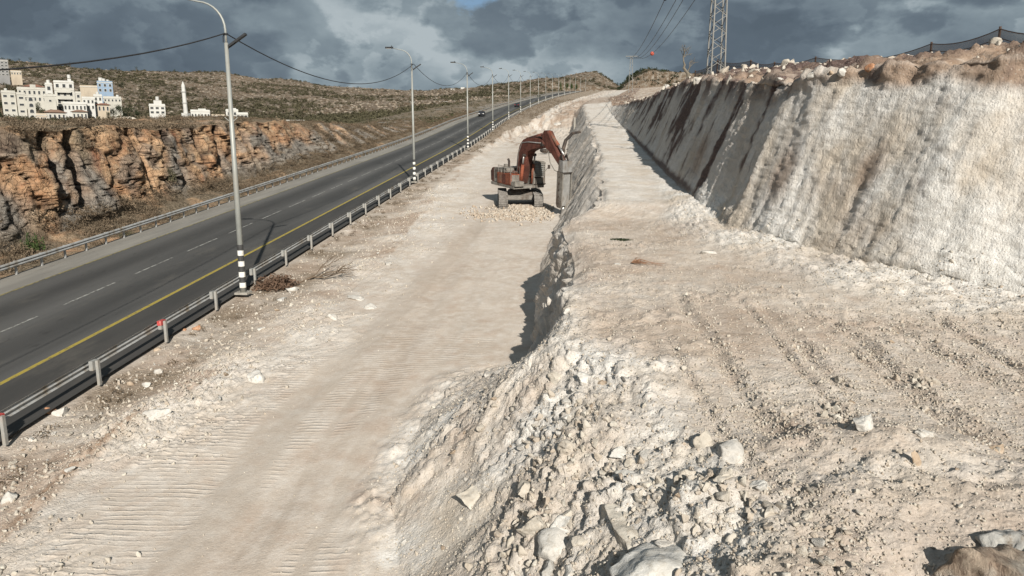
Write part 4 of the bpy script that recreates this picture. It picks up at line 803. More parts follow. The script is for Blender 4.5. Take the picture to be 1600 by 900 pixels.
# near guardrail, seen from behind
nr = empty('guardrail', rline(-15.6, 18), 0, 'long galvanised guardrail on the near side of the road with blocky posts, two capped red', 'guardrail')
beam('rail', -15.75, 5, 650, .60, wprof(1), nr, M['galv'])
pm = MB(); pm.box((.10, 0, .34), (.10, .12, .86)); pm_ = pm.mesh('post', M['galv_l'], bevel=.006)
bm_ = MB().box((-.03, -.02, .61), (.14, .32, .33)).mesh('spacer_block', M['galv_l'], bevel=.01); rc = MB().box((-.03, -.02, .705), (.172, .372, .18)).mesh('red_cap', M['redcap'], bevel=.008)
pys = [18.45+4.33*i for i in range(-2, 146)]
pys[:3] = [5.5, 9.8, 14.1]; pys = [5.5, 9.8, 14.1]+[18.45+4.33*i for i in range(0, 143)]
rest = MB()
for i, y in enumerate(pys):
    b = rline(-15.55, y)
    if i < 97:
        p = link('post', pm_, nr); p.location = Vector(b)-nr.location; q = link('spacer_block', bm_, p)
        if i in (3, 5): link('red_cap', rc, p)['label'] = 'faded red painted cap'
    else: rest.box((b[0]+.1, y, b[2]+.36), (.11, .13, .9)); rest.box((b[0]-.03, y, b[2]+.61), (.16, .36, .36))
ro = rest.build('post', M['galv_l'], nr); ro.location = -Vector(nr.location); ro['kind'] = 'stuff'
# far guardrail, seen from the road side, over a concrete edge strip
fr = empty('guardrail', rline(-29.0, 40), 0, 'long galvanised guardrail on the far side of the road below the orange cliff', 'guardrail')
beam('rail', -28.95, 24, 650, .62, wprof(-1), fr, M['galv'])
pf = MB().box((-.10, 0, .33), (.10, .10, .84)).mesh('post', M['galv'])
rest = MB()
for i in range(300):
    y = 25+2.0*i; b = rline(-28.98, y)
    if i < 98: p = link('post', pf, fr); p.location = Vector(b)-fr.location
    else: rest.box((b[0]-.1, y, b[2]+.33), (.1, .1, .84))
ro = rest.build('post', M['galv'], fr); ro.location = -Vector(fr.location); ro['kind'] = 'stuff'
# ---------------------------------------------------------------- street lamps
M['pole'] = simple('lamp_pole_paint', (.30, .315, .30), .5, .2, .12, 2, (.32, .30, .26))
def make_lamp(full):
    e = empty('street_lamp', (0, 0, 0))
    def mk(n, mb, m, par=e, sm=False): return mb.build(n, m, par, sm)
    mk('pole', MB().tube([(0, 0, 0), (0, 0, 11.6)], .15, 12, .085), M['pole'], sm=True)
    mk('base', MB().box((0, 0, .04), (.62, .62, .10)), M['concrete'])
    for z in (.95, 1.5): pass
    wb = [mk('white_band', MB().tube([(0, 0, a), (0, 0, a+.24)], .155-a*.005, 12), M['white'], sm=False) for a in (.30, .82, 1.34, 1.86)]
    bb = [mk('black_band', MB().tube([(0, 0, a), (0, 0, a+.26)], .1535-a*.005, 12), M['black']) for a in (.56, 1.08, 1.60, 2.12)]
    arm = MB(); pts = [(0, 0, 11.5)]+[(-1.25+1.25*cos(t), 0, 12.15+1.25*sin(t)) for t in np.linspace(0, pi/2*.95, 9)]+[(-1.9, 0, 13.55)]
    mk('arm', arm.tube(pts, .06, 8, .035), M['pole'], sm=True)
    h = mk('lamp_head', MB().prism([(-.09, 13.52), (-.13, 13.60), (-.09, 13.68), (.09, 13.68), (.13, 13.60), (.09, 13.52)], -2.65, -1.85), M['darkmetal'])
    mk('glass', MB().box((-2.3, 0, 13.505), (.5, .15, .02)), M['lens'], h); mk('sensor', MB().tube([(-2.0, 0, 13.66), (-2.0, 0, 13.80)], .045, 8), M['darkmetal'], h)
    sb = mk('side_lamp', MB().bar((.12, 0, 11.45), (.95, 0, 11.98), .2, .09), M['darkmetal']); mk('bracket', MB().tube([(.05, 0, 11.35), (.45, 0, 11.62)], .03, 6), M['darkmetal'], sb)
    cl = MB(); cl.tube([(0, 0, 11.95), (0, 0, 12.02)], .11, 10); cl.tube([(-.02, -.1, 12.0), (-.02, -.22, 11.85), (-.06, -.16, 11.6)], .02, 6); mk('cable_clamp', cl, M['darkmetal'])
    st = MB(); st.bar((0, 0, 8.05), (-.30, 0, 8.30), .03); st.bar((0, 0, 8.05), (.30, 0, 8.30), .03); mk('flag_holder', st, M['pole'])
    return e
lamp0 = make_lamp(True); LPY = [33.96+43.4*i for i in range(19)]
desc = ['nearest and tallest street lamp, its black and white banded foot beside the guardrail', 'second street lamp from the camera, left of the excavator', 'third street lamp from the camera', 'fourth street lamp from the camera, above the far end of the pale track', 'fifth street lamp from the camera', 'sixth street lamp from the camera']
for i, y in enumerate(LPY):
    o = lamp0 if i == 0 else copy_tree(lamp0); o.location = rline(-15.3+(-.2 if i == 1 else 0), y, .0 if i else 0)
    if i == 0:
        o.location.z -= .02
    tag(o, desc[i] if i < 6 else 'small distant street lamp in the far row along the bend of the road', 'street lamp', 'street lamps along the near side of the road')
    o.rotation_euler = (0, 0, [0, .06, -.04, .05, 0, .03][i % 6])
cm = simple('cable_black', (.03, .03, .032), .6)
for i in range(-1, 9):
    a = Vector(rline(-15.3, 33.96+43.4*i, 12.0)); b = Vector(rline(-15.3, 33.96+43.4*(i+1), 12.0)); n = 26; sag = 2.1 if i >= 0 else 2.2
    pts = [a.lerp(b, t)-Vector((0, 0, 4*sag*t*(1-t))) for t in np.linspace(0, 1, n)]
    o = MB().tube(pts, .028 if i < 2 else .03, 5).build('overhead_cable', cm)
    tag(o, ['black twisted cable running out of the picture left of the nearest street lamp', 'sagging black cable between the first and second street lamps', 'sagging cable between the second and third street lamps', 'sagging cable between the third and fourth street lamps'][i+1] if i < 3 else 'thin sagging cable between two distant street lamps', 'cable', 'cables between the street lamps')
# ---------------------------------------------------------------- pylon, power line
M['lattice'] = simple('lattice_steel', (.18, .178, .165), .6, .1, .15, 2)
def lattice(P, h, w0, w1, label, name='lattice_pylon', bays=None, arms=(), r=.05, rz=0., tarm=None):
    e = empty(name, P, rz, label, 'pylon'); bays = bays or int(h/1.1)
    c = lambda t, i: Vector(((w0+(w1-w0)*t)/2*(-1, 1, 1, -1)[i], (w0+(w1-w0)*t)/2*(-1, -1, 1, 1)[i], h*t-.6*(1-t)))
    for i in range(4): MB().bar(c(0, i), c(1, i), r*2.2).build('leg', M['lattice'], e)
    br = MB()
    for k in range(bays):
        a, b = k/bays, (k+1)/bays
        for i in range(4):
            j = (i+1) % 4
            if (k+i) % 2: br.bar(c(a, i), c(b, j), r)
            else: br.bar(c(a, j), c(b, i), r)
    br.build('bracing', M['lattice'], e)
    for z, L_ in arms:
        am = MB(); am.bar((-L_, 0, z), (L_, 0, z), r*2.2); am.bar((-L_, 0, z), (0, 0, z+.9), r*1.2); am.bar((L_, 0, z), (0, 0, z+.9), r*1.2); a_ = am.build('crossarm', M['lattice'], e)
        for x in (-L_, 0, L_): MB().tube([(x, 0, z-.05), (x, 0, z-.75)], .07, 6).build('insulator', M['darkmetal'], a_)
    return e
Pp = at(1118, 119, 75); Pp[2] -= .3
lattice(Pp, 17.0, 1.38, .80, 'tall steel lattice pylon standing on the plateau behind the high cut face', arms=((15.2, 2.2),), r=.052, rz=.12, bays=22)
Pq = at(985, 152, 400); hq = 55/F_PX*400+1.5
e2 = empty('distant_pylon', Pq, 0, 'small distant pylon with a T shaped crossarm on the far slope', 'pylon')
for s_ in (-1, 1): MB().bar((s_*1.3, 0, -3), (s_*.5, 0, hq), .22).build('leg', M['lattice'], e2)
bq = MB()
for k in range(9): z0 = k*hq/9; z1 = z0+hq/9; w_a = 1.3-.8*z0/hq; w_b = 1.3-.8*z1/hq; bq.bar((-w_a if k % 2 else w_a, 0, z0), (w_b if k % 2 else -w_b, 0, z1), .14)
bq.build('bracing', M['lattice'], e2); MB().bar((-3.0, 0, hq), (3.0, 0, hq), .3).build('crossarm', M['lattice'], e2)
ca_ = np.array([Pp[0], Pp[1], Pp[2]+15.2]); cb_ = np.array([Pq[0], Pq[1], Pq[2]+hq])
wires = []
for k, (da, db, lab, up) in enumerate(((-2.2, -2.9, 'leftmost power line wire from the pylon to the distant pylon', 0), (-.5, -1, 'second power line wire from the left', 0), (.6, 1, 'third power line wire from the left', .3), (2.2, 2.9, 'rightmost power line wire running to the distant pylon', 0))):
    a = Vector(ca_)+Vector((da, 0, -.75+up)); b = Vector(cb_)+Vector((db, 0, -.2)); pts = [a.lerp(b, t**1.6)-Vector((0, 0, 4*5.0*(t**1.6)*(1-t**1.6))) for t in np.linspace(0, 1, 40)]
    wires.append(pts); tag(MB().tube(pts, .035, 4, .08).build('power_line_wire', cm), lab, 'wire', 'power line wires')
M['ball_red'] = simple('marker_red', (.42, .09, .06), .6); M['ball_dark'] = simple('marker_dark', (.03, .035, .06), .6)
def ball(pts, px, r, m, lab):
    q = min(pts, key=lambda p: abs(proj(np.array(p))[0]-px)); v, f = ICO[3]; o = link('marker_ball', make_mesh('marker_ball', v*r, f, m, True)); o.location = q; tag(o, lab, 'marker ball', 'marker balls on the power line')
ball(wires[0], 1041, .33, M['ball_dark'], 'dark marker ball on a wire at the top edge of the picture'); ball(wires[3], 1019, .62, M['ball_red'], 'red marker ball hanging on the wire near the distant pylon')
# ---------------------------------------------------------------- fence on the plateau
def net_mat():
    m = mat('brown_fence_net'); t = NT(m); t.fin(t.mix(t.ramp(t.noise(.8, 4), .3, .7), (.13, .10, .085), (.19, .15, .125)), .9)
    tr = t.N('ShaderNodeBsdfTransparent'); mx = t.N('ShaderNodeMixShader'); mx.inputs[0].default_value = .6
    t.L(tr.outputs[0], mx.inputs[1]); t.L(t.b.outputs[0], mx.inputs[2]); t.L(mx.outputs[0], t.out.inputs[0]); return m
M['net'] = net_mat(); M['post'] = simple('rusty_post', (.08, .055, .045), .8)
TOPY = [50, 50, 71, 94, 92, 100, 97, 97, 112]; fe = empty('netting_fence', tuple(FP[3]), 0, 'brown netting fence on thin posts along the skyline of the plateau', 'fence'); o0 = Vector(FP[3])
fz_ = []
for i, (a, b, c) in enumerate(FENCE):
    base_ = Vector(FP[i]); hgt = (b-TOPY[i])/F_PX*c; g_ = zat(base_.x, base_.y) if c < 130 else base_.z; fz_.append((base_, base_.z+hgt))
    mb = MB(); mb.tube([Vector((base_.x, base_.y, g_-.3))-o0, Vector((base_.x, base_.y, base_.z+hgt+.12))-o0], .045+c*.0006, 6); mb.build('post', M['post'], fe)
tops = []; bots = []
for i in range(len(fz_)-1):
    (a, ta), (b, tb) = fz_[i], fz_[i+1]
    for t in np.linspace(0, 1, 9)[:-1 if i < len(fz_)-2 else None]:
        p = a.lerp(b, t); tops.append(Vector((p.x, p.y, ta+(tb-ta)*t-.9*t*(1-t)*min(1.6, (ta-a.z))))-o0); bots.append(Vector((p.x, p.y, p.z-1.0))-o0)
nv = tops+bots; k = len(tops); nb_ = MB().add(nv, [(i, i+1, k+i+1, k+i) for i in range(k-1)]); nb_.build('net', M['net'], fe)
MB().tube(tops, .03, 4).build('top_wire', M['post'], fe); MB().tube([t-Vector((0, 0, .45)) for t in tops], .025, 4).build('lower_wire', M['post'], fe)
# ---------------------------------------------------------------- trees
def limbs(mb, p, d, L_, r, depth, rnd, spread=.6):
    q = p+d*L_; mid = (p+q)/2+Vector((rnd.normal(), rnd.normal(), rnd.normal()))*L_*.08; mb.tube([p, mid, q], r, 6, r*.6); ends = [q]
    if depth > 0:
        for k in range(3 if depth > 1 else 2):
            nd = (d+Vector((rnd.normal(), rnd.normal(), rnd.normal()*.6+.15))*spread).normalized(); ends += limbs(mb, q if k else mid.lerp(q, .6), nd, L_*rnd.uniform(.6, .8), r*.58, depth-1, rnd, spread)
    return ends
rt = np.random.default_rng(5); P = snap(1070, 122); bt = empty('bare_tree', (P[0], P[1], P[2]), 0, 'small bare twisted tree growing on the rim of the high cut face', 'tree')
M['greybark'] = simple('grey_bark', (.16, .14, .11), .9)
mb = MB(); hs = 47/F_PX*(P[1]); mb.tube([(0.1*hs, 0, -.3), (.05*hs, 0, .15*hs), (-.08*hs, 0, .32*hs), (-.05*hs, 0, .42*hs)], .06*hs, 7, .035*hs); mb.build('trunk', M['greybark'], bt)
mb = MB(); ends = limbs(mb, Vector((-.05*hs, 0, .4*hs)), Vector((-.25, 0, 1)).normalized(), .24*hs, .028*hs, 4, rt, .55); limbs(mb, Vector((.04*hs, 0, .17*hs)), Vector((.35, 0, .9)).normalized(), .2*hs, .02*hs, 3, rt, .5); mb.build('branches', M['greybark'], bt)
def tree(P, h, wd, label, m='green', crown='round', seed=0, group=None, name='tree', cat='tree', n=520):
    e = empty(name, tuple(P), RNG.uniform(0, 6), label, cat, group); r = np.random.default_rng(seed); mb = MB(); mb.tube([(0, 0, -1), (0.02*h, 0, h*.3), (-.01*h, .01*h, h*.7)], .035*h+.02, 6, .012*h)
    for k in range(4): an = k*1.7; mb.tube([(0, 0, h*(.25+.1*k)), (cos(an)*wd*.3, sin(an)*wd*.3, h*(.45+.12*k))], .014*h, 5, .005*h)
    mb.build('trunk', M['bark'], e); Vs = []
    nc = 11 if crown == 'round' else 9
    for k in range(nc):
        v, f = bush_mesh(n//nc, seed*31+k, .22 if crown == 'round' else .2, 1.0)
        if crown == 'round': an = r.uniform(0, 6.28); ra = r.uniform(0, .32)*wd; c = np.array([cos(an)*ra, sin(an)*ra, h*r.uniform(.42, .84)]); s = np.array([wd*.26, wd*.26, h*.19])*r.uniform(.7, 1.2)
        elif crown == 'column': c = np.array([0, 0, h*(.12+.8*k/nc)]); s = np.array([1, 1, 0])*wd*.5*(.55+.45*sin(pi*(.15+.8*k/nc)))+np.array([0, 0, h*.14])
        v = v.copy(); v[:, 2] = v[:, 2]*r.choice([-1, 1], (len(v)//3)).repeat(3) if False else v[:, 2]; Vs.append(v*s+c)
        w2 = v*s*np.array([1, 1, -.7])+c; Vs.append(w2)
    V = np.concatenate(Vs); link('crown', make_mesh('crown', V, np.arange(len(V)).reshape(-1, 3), M[m], False, dict(tone=vn(V[:, 0]/wd*3, V[:, 1]/wd*3, V[:, 2]/h*5)*.5+.4)), e); return e
def htree(px, py, hp, wp, label, m='green', crown='round', group=None, **k):
    P = hsnap(px, py); d = (P-CAM)@FW; return tree(P, hp/F_PX*d, wp/F_PX*d, label, m, crown, int(px*7+py), group, **k)
htree(925, 141, 24, 9, 'dark cypress tree, tallest of the row at the bend of the road', 'darkleaf', 'column'); htree(909, 143, 24, 13, 'dark broad tree left of the tall cypress at the bend', 'darkleaf')
for px, py, hp_, wp_ in ((876, 146, 22, 5), (884, 145, 18, 7), (892, 145, 19, 8), (899, 144, 18, 8), (917, 143, 17, 8)): htree(px, py, hp_, wp_, 'green roadside tree in the row at the bend of the road', 'green', group='trees at the bend of the road')
htree(842, 156, 12, 7, 'lone dark bush like tree left of the road before the bend', 'darkleaf'); htree(935, 142, 14, 8, 'pale grey green tree right of the tall cypress', 'olive')
for i, (px, py, hp_, wp_) in enumerate(((1000, 128, 9, 15), (1012, 128, 9, 14), (1024, 130, 9, 16), (1038, 131, 9, 16), (1052, 131, 9, 14), (1008, 138, 10, 16), (1022, 141, 10, 18), (1036, 139, 10, 16), (995, 140, 10, 14), (1004, 148, 10, 16), (980, 135, 7, 10), (970, 141, 7, 9), (1015, 120, 7, 10), (990, 121, 6, 9), (1046, 122, 7, 12), (988, 150, 9, 14))):
    htree(px, py, hp_, wp_, 'round green tree in the grove on the rocky hill behind the distant pylon', 'darkleaf' if i % 3 else 'green', group='trees of the hill grove', n=300)
for i, (px, py, hp_, wp_) in enumerate(((178, 186, 20, 16), (190, 187, 26, 18), (203, 187, 24, 18), (214, 186, 18, 14), (172, 188, 16, 12), (62, 176, 18, 14), (66, 186, 18, 10), (108, 182, 18, 10), (6, 178, 24, 14), (2, 188, 14, 16), (127, 145, 10, 14), (14, 140, 12, 14), (190, 140, 12, 12))):
    htree(px, py, hp_, wp_, 'dark green tree standing among the village houses', 'darkleaf', group='trees in the village', n=420)
for i, px in enumerate((32, 48, 112, 175, 183, 214, 222, 266, 273, 289, 315, 356, 405, 425, 460, 533, 560)):
    py = float(interp(px, [(0, 94), (60, 93), (100, 97), (150, 105), (200, 109), (300, 115), (400, 123), (450, 129), (560, 137)])); htree(px, py+1.5, 5+2.5*(i % 3), 5+2*(i % 2), 'small dark tree on the skyline of the left hill', 'darkleaf', group='skyline trees of the left hill', n=160)
for i, (px, py) in enumerate(((690, 192), (700, 190), (708, 187), (682, 195), (716, 184), (722, 186), (697, 195), (675, 197))):
    htree(px, py, 7+2*(i % 3), 11, 'green bush in the strip beyond the far guardrail', 'green', group='green bushes beyond the far guardrail', n=300, name='bush', cat='bush')
# uprooted dry bush near the guardrail
P = snap(432, 448); ub = empty('uprooted_bush', (P[0], P[1], P[2]), .9, 'uprooted dry brown bush lying with its root ball towards the near guardrail', 'dead bush')
M['root'] = leafm('dry_roots', (.12, .075, .05), (.22, .15, .11)); v, f = bush_mesh(900, 4411, .16, .8); v = v*np.array([1.1, .85, .75])+np.array([0, 0, .05]); link('root_ball', make_mesh('root_ball', v, f, M['root'], False, dict(tone=vn(v[:, 0]*2, v[:, 1]*2, v[:, 2]*2)*.5+.4)), ub)
mb = MB(); rt = np.random.default_rng(8); limbs(mb, Vector((.5, 0, .15)), Vector((1, 0, .1)).normalized(), 1.5, .07, 4, rt, .3); mb.build('branches', M['bark'], ub)
# dry branch on the bench
P = snap(985, 410); db = MB(); rt = np.random.default_rng(12)
for k in range(16): an = rt.uniform(-.9, 1.2); L2 = rt.uniform(.3, 1.1); db.tube([(0, 0, .04), (cos(an)*L2*.5, sin(an)*L2*.5, .05+rt.uniform(0, .1)), (cos(an+.3)*L2, sin(an+.3)*L2, .03)], .012, 4, .004)
o = db.build('dry_branch', M['root'] if False else simple('reddish_twigs', (.22, .12, .07), .9)); o.location = P; tag(o, 'reddish brown dry branch lying flat on the bench', 'branch')
# shrubs that stand apart
def shrub(px, py, wpx, hpx, lab, m, name='shrub', src=None):
    g = GL if src is None else src; ux, uy, dz = GLP; dd = np.hypot(ux-px, uy-py); mm = dd < max(3, dd.min()*1.5); i = np.where(mm)[0]; P = GL['P'][i[np.argmin(dz[i])]]; d = (P-CAM)@FW
    v, f = bush_mesh(700, int(px+py), .13, 1.0); v = v*np.array([wpx/2, wpx/2, hpx])/F_PX*d; o = link(name, make_mesh(name, v, f, M[m], False, dict(tone=vn(v[:, 0], v[:, 1], v[:, 2])*.5+.4))); o.location = P; tag(o, lab, 'shrub')
GLP = proj(GL['P'])
shrub(50, 388, 34, 22, 'olive green shrub at the cliff foot near the left edge, larger of two', 'green'); shrub(28, 398, 40, 20, 'grey brown shrub at the cliff foot left of the olive green one', 'dry')
shrub(200, 369, 26, 9, 'low green shrub under the far guardrail', 'olive'); shrub(150, 380, 22, 8, 'low dark shrub behind the far guardrail posts left of the low green one', 'dry')
shrub(137, 232, 22, 12, 'grey brown shrub growing out of the upper cliff face', 'dry'); shrub(268, 285, 18, 20, 'dark green shrub in the gully at the right end of the orange cliff', 'olive')
shrub(25, 205, 36, 9, 'grey round shrub on the cliff top at the far left', 'dry')
P = snap(968, 373); v, f = bush_mesh(500, 371, .16, .5); v = v*np.array([.42, .2, .16]); o = link('dark_weeds', make_mesh('dark_weeds', v, f, M['darkleaf'], False, dict(tone=vn(v[:, 0]*4, v[:, 1]*4, v[:, 2])*.5+.4))); o.location = P; tag(o, 'flattened dark weeds lying on the bench near the end of the dividing wall', 'weeds')
# ---------------------------------------------------------------- buildings of the village
def wallm(n, c): return simple(n, c, .85, 0, .1, .25, tuple(v*.75 for v in c))
M['wc'] = wallm('cream_wall', (.43, .42, .375)); M['ww'] = wallm('white_wall', (.50, .50, .475)); M['wg'] = wallm('grey_wall', (.22, .22, .22)); M['wb'] = wallm('blue_wall', (.22, .30, .40)); M['wt'] = wallm('tan_wall', (.42, .36, .28))
M['tile'] = simple('red_tile', (.24, .12, .085), .85, 0, .2, .5); M['tileb'] = simple('brown_tile', (.22, .14, .10), .85, 0, .2, .5); M['win'] = simple('dark_window', (.04, .045, .05), .3); M['slab'] = wallm('roof_slab', (.5, .49, .45))
def atd(px, py, d):
    q = FW*F_PX+RT*(px-800)+UP*(450-py); return CAM+q/math.hypot(q[0], q[1])*d
def house(name, label, px0, px1, pyb, pyt, d, wall, rows, cols, roof='flat', rz=0., cat='house', group=None, extra=(), dep=.8, win=(.42, .5), skirt=7, arch=False):
    A = atd(px0, pyb, d); B = atd(px1, pyb, d); w = float(np.linalg.norm((B-A)[:2])); h = (pyb-pyt)/F_PX*float((A-CAM)@FW); c = (A+B)/2; ang = math.atan2((B-A)[1], (B-A)[0]); D_ = w*dep
    e = empty(name, tuple(c), ang+rz, label, cat, group)
    MB().box((0, D_/2, (h-skirt)/2), (w, D_, h+skirt)).build('wall', M[wall], e)
    if roof == 'flat':
        r = MB(); r.box((0, D_/2, h+.15), (w+.35, D_+.35, .3)); ro = r.build('roof', M['slab'], e)
        for s_ in (-1, 1): pass
        pp = MB(); pp.box((0, .05, h+.62), (w, .22, .64)); pp.box((-w/2+.1, D_/2, h+.62), (.22, D_-.3, .64)); pp.box((w/2-.1, D_/2, h+.62), (.22, D_-.3, .64)); pp.build('parapet', M[wall], ro)
    else:
        o_ = .6; z = h; rh = w*.16; r = MB(); r.add([(-w/2-o_, -o_, z), (w/2+o_, -o_, z), (w/2+o_, D_+o_, z), (-w/2-o_, D_+o_, z), (-w*.18, D_/2, z+rh), (w*.18, D_/2, z+rh)], [(0, 1, 5, 4), (1, 2, 5), (2, 3, 4, 5), (3, 0, 4), (3, 2, 1, 0)]); r.build('roof', M[roof], e)
    for i in range(rows):
        for j in range(cols):
            x = -w/2+w*(j+.5)/cols; z = h*(i+.52)/rows; ww, wh = w/cols*win[0], h/rows*win[1]
            f = MB().box((x, -.04, z), (ww+.24, .10, wh+.24)).build('window', M['slab'] if wall != 'ww' else M['wc'], e); MB().box((x, -.085, z), (ww, .06, wh)).build('pane', M['win'], f)
            if arch: MB().tube([(x, -.075, z+wh/2), (x, -.11, z+wh/2)], ww*.5, 12).build('arch_light', M['win'], f)
    for kind, a, b, s_ in extra:
        if kind == 'tank': q = MB().tube([(a*w/2, D_*.4, h+b), (a*w/2, D_*.4, h+b+s_)], s_*.45, 10).build('water_tank', M['ww'], e)
        elif kind == 'box': MB().box((a*w/2, D_*.5, h+b/2+.3), (w*s_, D_*.6, b)).build('roof_room', M[wall], e)
        elif kind == 'balcony': MB().box((a*w/2, -.7, h*b), (w*s_, 1.4, .25)).build('balcony', M['slab'], e); MB().box((a*w/2, -1.35, h*b+.5), (w*s_, .12, .9)).build('balcony_wall', M[wall], e)
    return e
H_ = house
H_('apartment_block', 'cream apartment block with arched windows at the left end of the village, front left section', 7, 29, 189, 146, 372, 'wc', 4, 2, dep=.9, cat='apartment block', extra=(('tank', -.3, .6, 1.2),), win=(.5, .3)); H_('apartment_block', 'middle section of the stepped cream apartment block', 30.5, 44, 190, 149, 370, 'wc', 4, 1, cat='apartment block', dep=1.2, win=(.5, .3)); H_('apartment_block', 'right section of the stepped cream apartment block, with arched windows', 45.5, 58, 189, 153, 368, 'wc', 4, 1, cat='apartment block', dep=1.2, win=(.5, .3), arch=True)
H_('long_house', 'long cream house behind the cream apartment block', 29, 74, 160, 140, 415, 'wc', 2, 6, cat='house', extra=(('box', .1, 2, .2),))
H_('tiled_house', 'wide house with a red tiled roof behind the long cream house', 38, 70, 148, 136, 440, 'wc', 1, 4, 'tile')
H_('white_house', 'narrow white stair tower house left of the tallest white house', 75, 86, 176, 134, 392, 'ww', 4, 1, extra=(('tank', 0, .5, 1.6),))
H_('white_house', 'tallest white house at the centre of the village with a roof tank', 87, 118, 160, 130, 405, 'ww', 3, 3, extra=(('box', .6, 1.6, .18), ('tank', .6, 2.2, 1.6)), cat='house')
H_('balcony_house', 'cream house with long balconies below the tallest white house', 90, 119, 176, 142, 388, 'wc', 3, 3, extra=(('balcony', -.1, .28, .75), ('balcony', -.1, .6, .75), ('balcony', -.1, .9, .75)))
H_('cream_house', 'cream house with a small upper terrace at the right of the balcony house', 120, 129, 172, 147, 386, 'wc', 3, 1)
H_('cream_house', 'plain cream house with one window standing in front of the balcony house', 72, 90, 180, 151, 378, 'wc', 2, 1, win=(.2, .2))
H_('tiled_house', 'house with a wide brown hipped roof in the middle foreground of the village', 69, 104, 190, 176, 352, 'wc', 1, 5, 'tileb'); H_('tiled_house', 'house with a brown hipped roof and open porch right of the wide one', 114, 138, 189, 175, 354, 'wc', 1, 4, 'tileb', extra=())
H_('white_house', 'low white house between the two brown roofs and the hill', 100, 136, 174, 163, 372, 'ww', 1, 6); H_('white_house', 'two storey white house left of the red roofed house', 130, 149, 172, 155, 378, 'ww', 2, 3); H_('white_house', 'square white house with a roof tank beside the two storey white house', 148, 161, 168, 151, 384, 'ww', 2, 2, extra=(('tank', 0, .5, 1.5),))
H_('tiled_house', 'small house with a dull red roof at the right end of the village', 153, 172, 176, 164, 368, 'wt', 1, 3, 'tile'); H_('low_house', 'low cream house with tanks behind the dull red roof', 162, 190, 160, 154, 392, 'wc', 1, 5, extra=(('tank', .6, .5, 1.3),))
H_('blue_house', 'pale blue house with white roof tanks standing alone above the village', 153, 177, 145, 130, 430, 'wb', 2, 3, extra=(('tank', -.5, .4, 2.2), ('tank', -.1, .4, 1.8), ('tank', .4, .4, 1.4)))
H_('retaining_wall', 'long pale wall left of the blue house', 125, 153, 139, 136.2, 440, 'wt', 0, 0, cat='wall', dep=.05)
H_('grey_tower_block', 'dark grey tower block under construction at the left edge', -4, 15, 119, 96, 560, 'wg', 5, 3, cat='tower block', win=(.6, .4)); H_('low_house', 'low tan building right of the grey tower block', 17, 34, 117.5, 112.5, 560, 'wt', 1, 4)
H_('white_house', 'terraced white villa standing alone left of the minaret', 234, 259, 179, 166, 372, 'ww', 2, 3, extra=(('box', .1, 2.2, .5), ('tank', .1, 2.6, 1.6)), win=(.55, .45)); H_('mosque', 'white flat roofed mosque with round windows beside the minaret', 299, 329, 190, 175, 376, 'ww', 1, 6, cat='mosque', extra=(('box', .2, 1.2, .4),))
H_('low_house', 'low tan rubble building right of the mosque', 330, 352, 190, 182, 380, 'wt', 1, 4); H_('villa', 'white villa with a porch behind the nearest lamp pole', 354, 373, 190, 174, 388, 'ww', 2, 2, extra=(('box', .2, 1.2, .5),)); H_('villa', 'white open porch house just right of the nearest lamp pole', 370, 388, 190, 179, 384, 'ww', 1, 3, win=(.7, .7))
H_('low_house', 'low white shed with a mast on the slope right of the village', 447, 476, 196, 191, 330, 'ww', 0, 0, cat='shed', dep=.3, skirt=3); H_('white_house', 'small pale house at the foot of the cream apartment block', 58, 74, 192, 181, 345, 'wt', 1, 3)
for px0, px1, pb, pt in ((649, 656, 153, 150), (681, 687, 147, 143), (701, 711, 145, 142), (704, 710, 143, 140)): H_('far_white_house', 'tiny white house on the far hillside across the valley', px0, px1, pb, pt, 850, 'ww', 0, 0, group='tiny white houses on the far hill')
H_('long_greenhouse', 'long white low building on the far hillside', 688, 716, 150, 147.6, 800, 'ww', 0, 0, cat='shed', dep=.3); H_('long_greenhouse', 'white terrace wall on the far hillside left of the road', 687, 711, 162.5, 160.6, 520, 'ww', 0, 0, cat='wall', dep=.08)
H_('far_white_house', 'white block on the skyline, left of two bright ones', 720, 726, 141, 137.8, 900, 'ww', 0, 0); H_('far_white_house', 'wide bright white building on the far skyline', 750, 761, 140, 136.5, 870, 'ww', 0, 0); H_('far_white_house', 'bright white building rightmost on the far skyline', 766, 774, 138.5, 135.2, 860, 'ww', 0, 0); H_('far_white_house', 'tiny white hut left of the third lamp on the hillside', 737, 744, 152, 149.4, 640, 'ww', 0, 0)
# minaret
mp = atd(291.5, 190, 374); k_ = float((mp-CAM)@FW)/F_PX; mi = empty('minaret', tuple(mp), 0, 'slender white minaret with a pointed top and balcony rings', 'minaret')
MB().box((0, 0, 2.0*k_), (9.5*k_, 9.5*k_, 22*k_)).build('base', M['ww'], mi); MB().tube([(0, 0, 10*k_), (-.9*k_, 0, 52*k_)], 3.3*k_, 10, 2.8*k_).build('shaft', M['ww'], mi)
for z in (27, 44): MB().tube([(-z*.018*k_, 0, z*k_), (-z*.018*k_, 0, (z+1.8)*k_)], [3.5*k_, 4.4*k_], 12).build('balcony_ring', M['ww'], mi)
MB().tube([(-.9*k_, 0, 52*k_), (-.95*k_, 0, 55*k_), (-1*k_, 0, 61*k_)], [3.0*k_, 2.6*k_, .15*k_], 10).build('spire', M['ww'], mi)
# pale bedrock dome in front of the village trees
P = hsnap(196, 190); v, f = rockshape(4, 88, (1, .7, .45), 6, .08); s = 1.0; o = link('rock_dome', make_mesh('rock_dome', v*s, f, M['rock'], True, dict(tone=np.full(len(v), .3)))); q = atd(196, 191, 250); s = 23/F_PX*float((q-CAM)@FW); o.data.transform(Matrix.Scale(s, 4)); o.location = q; tag(o, 'pale smooth rock dome on the cliff top in front of the village trees', 'rock')
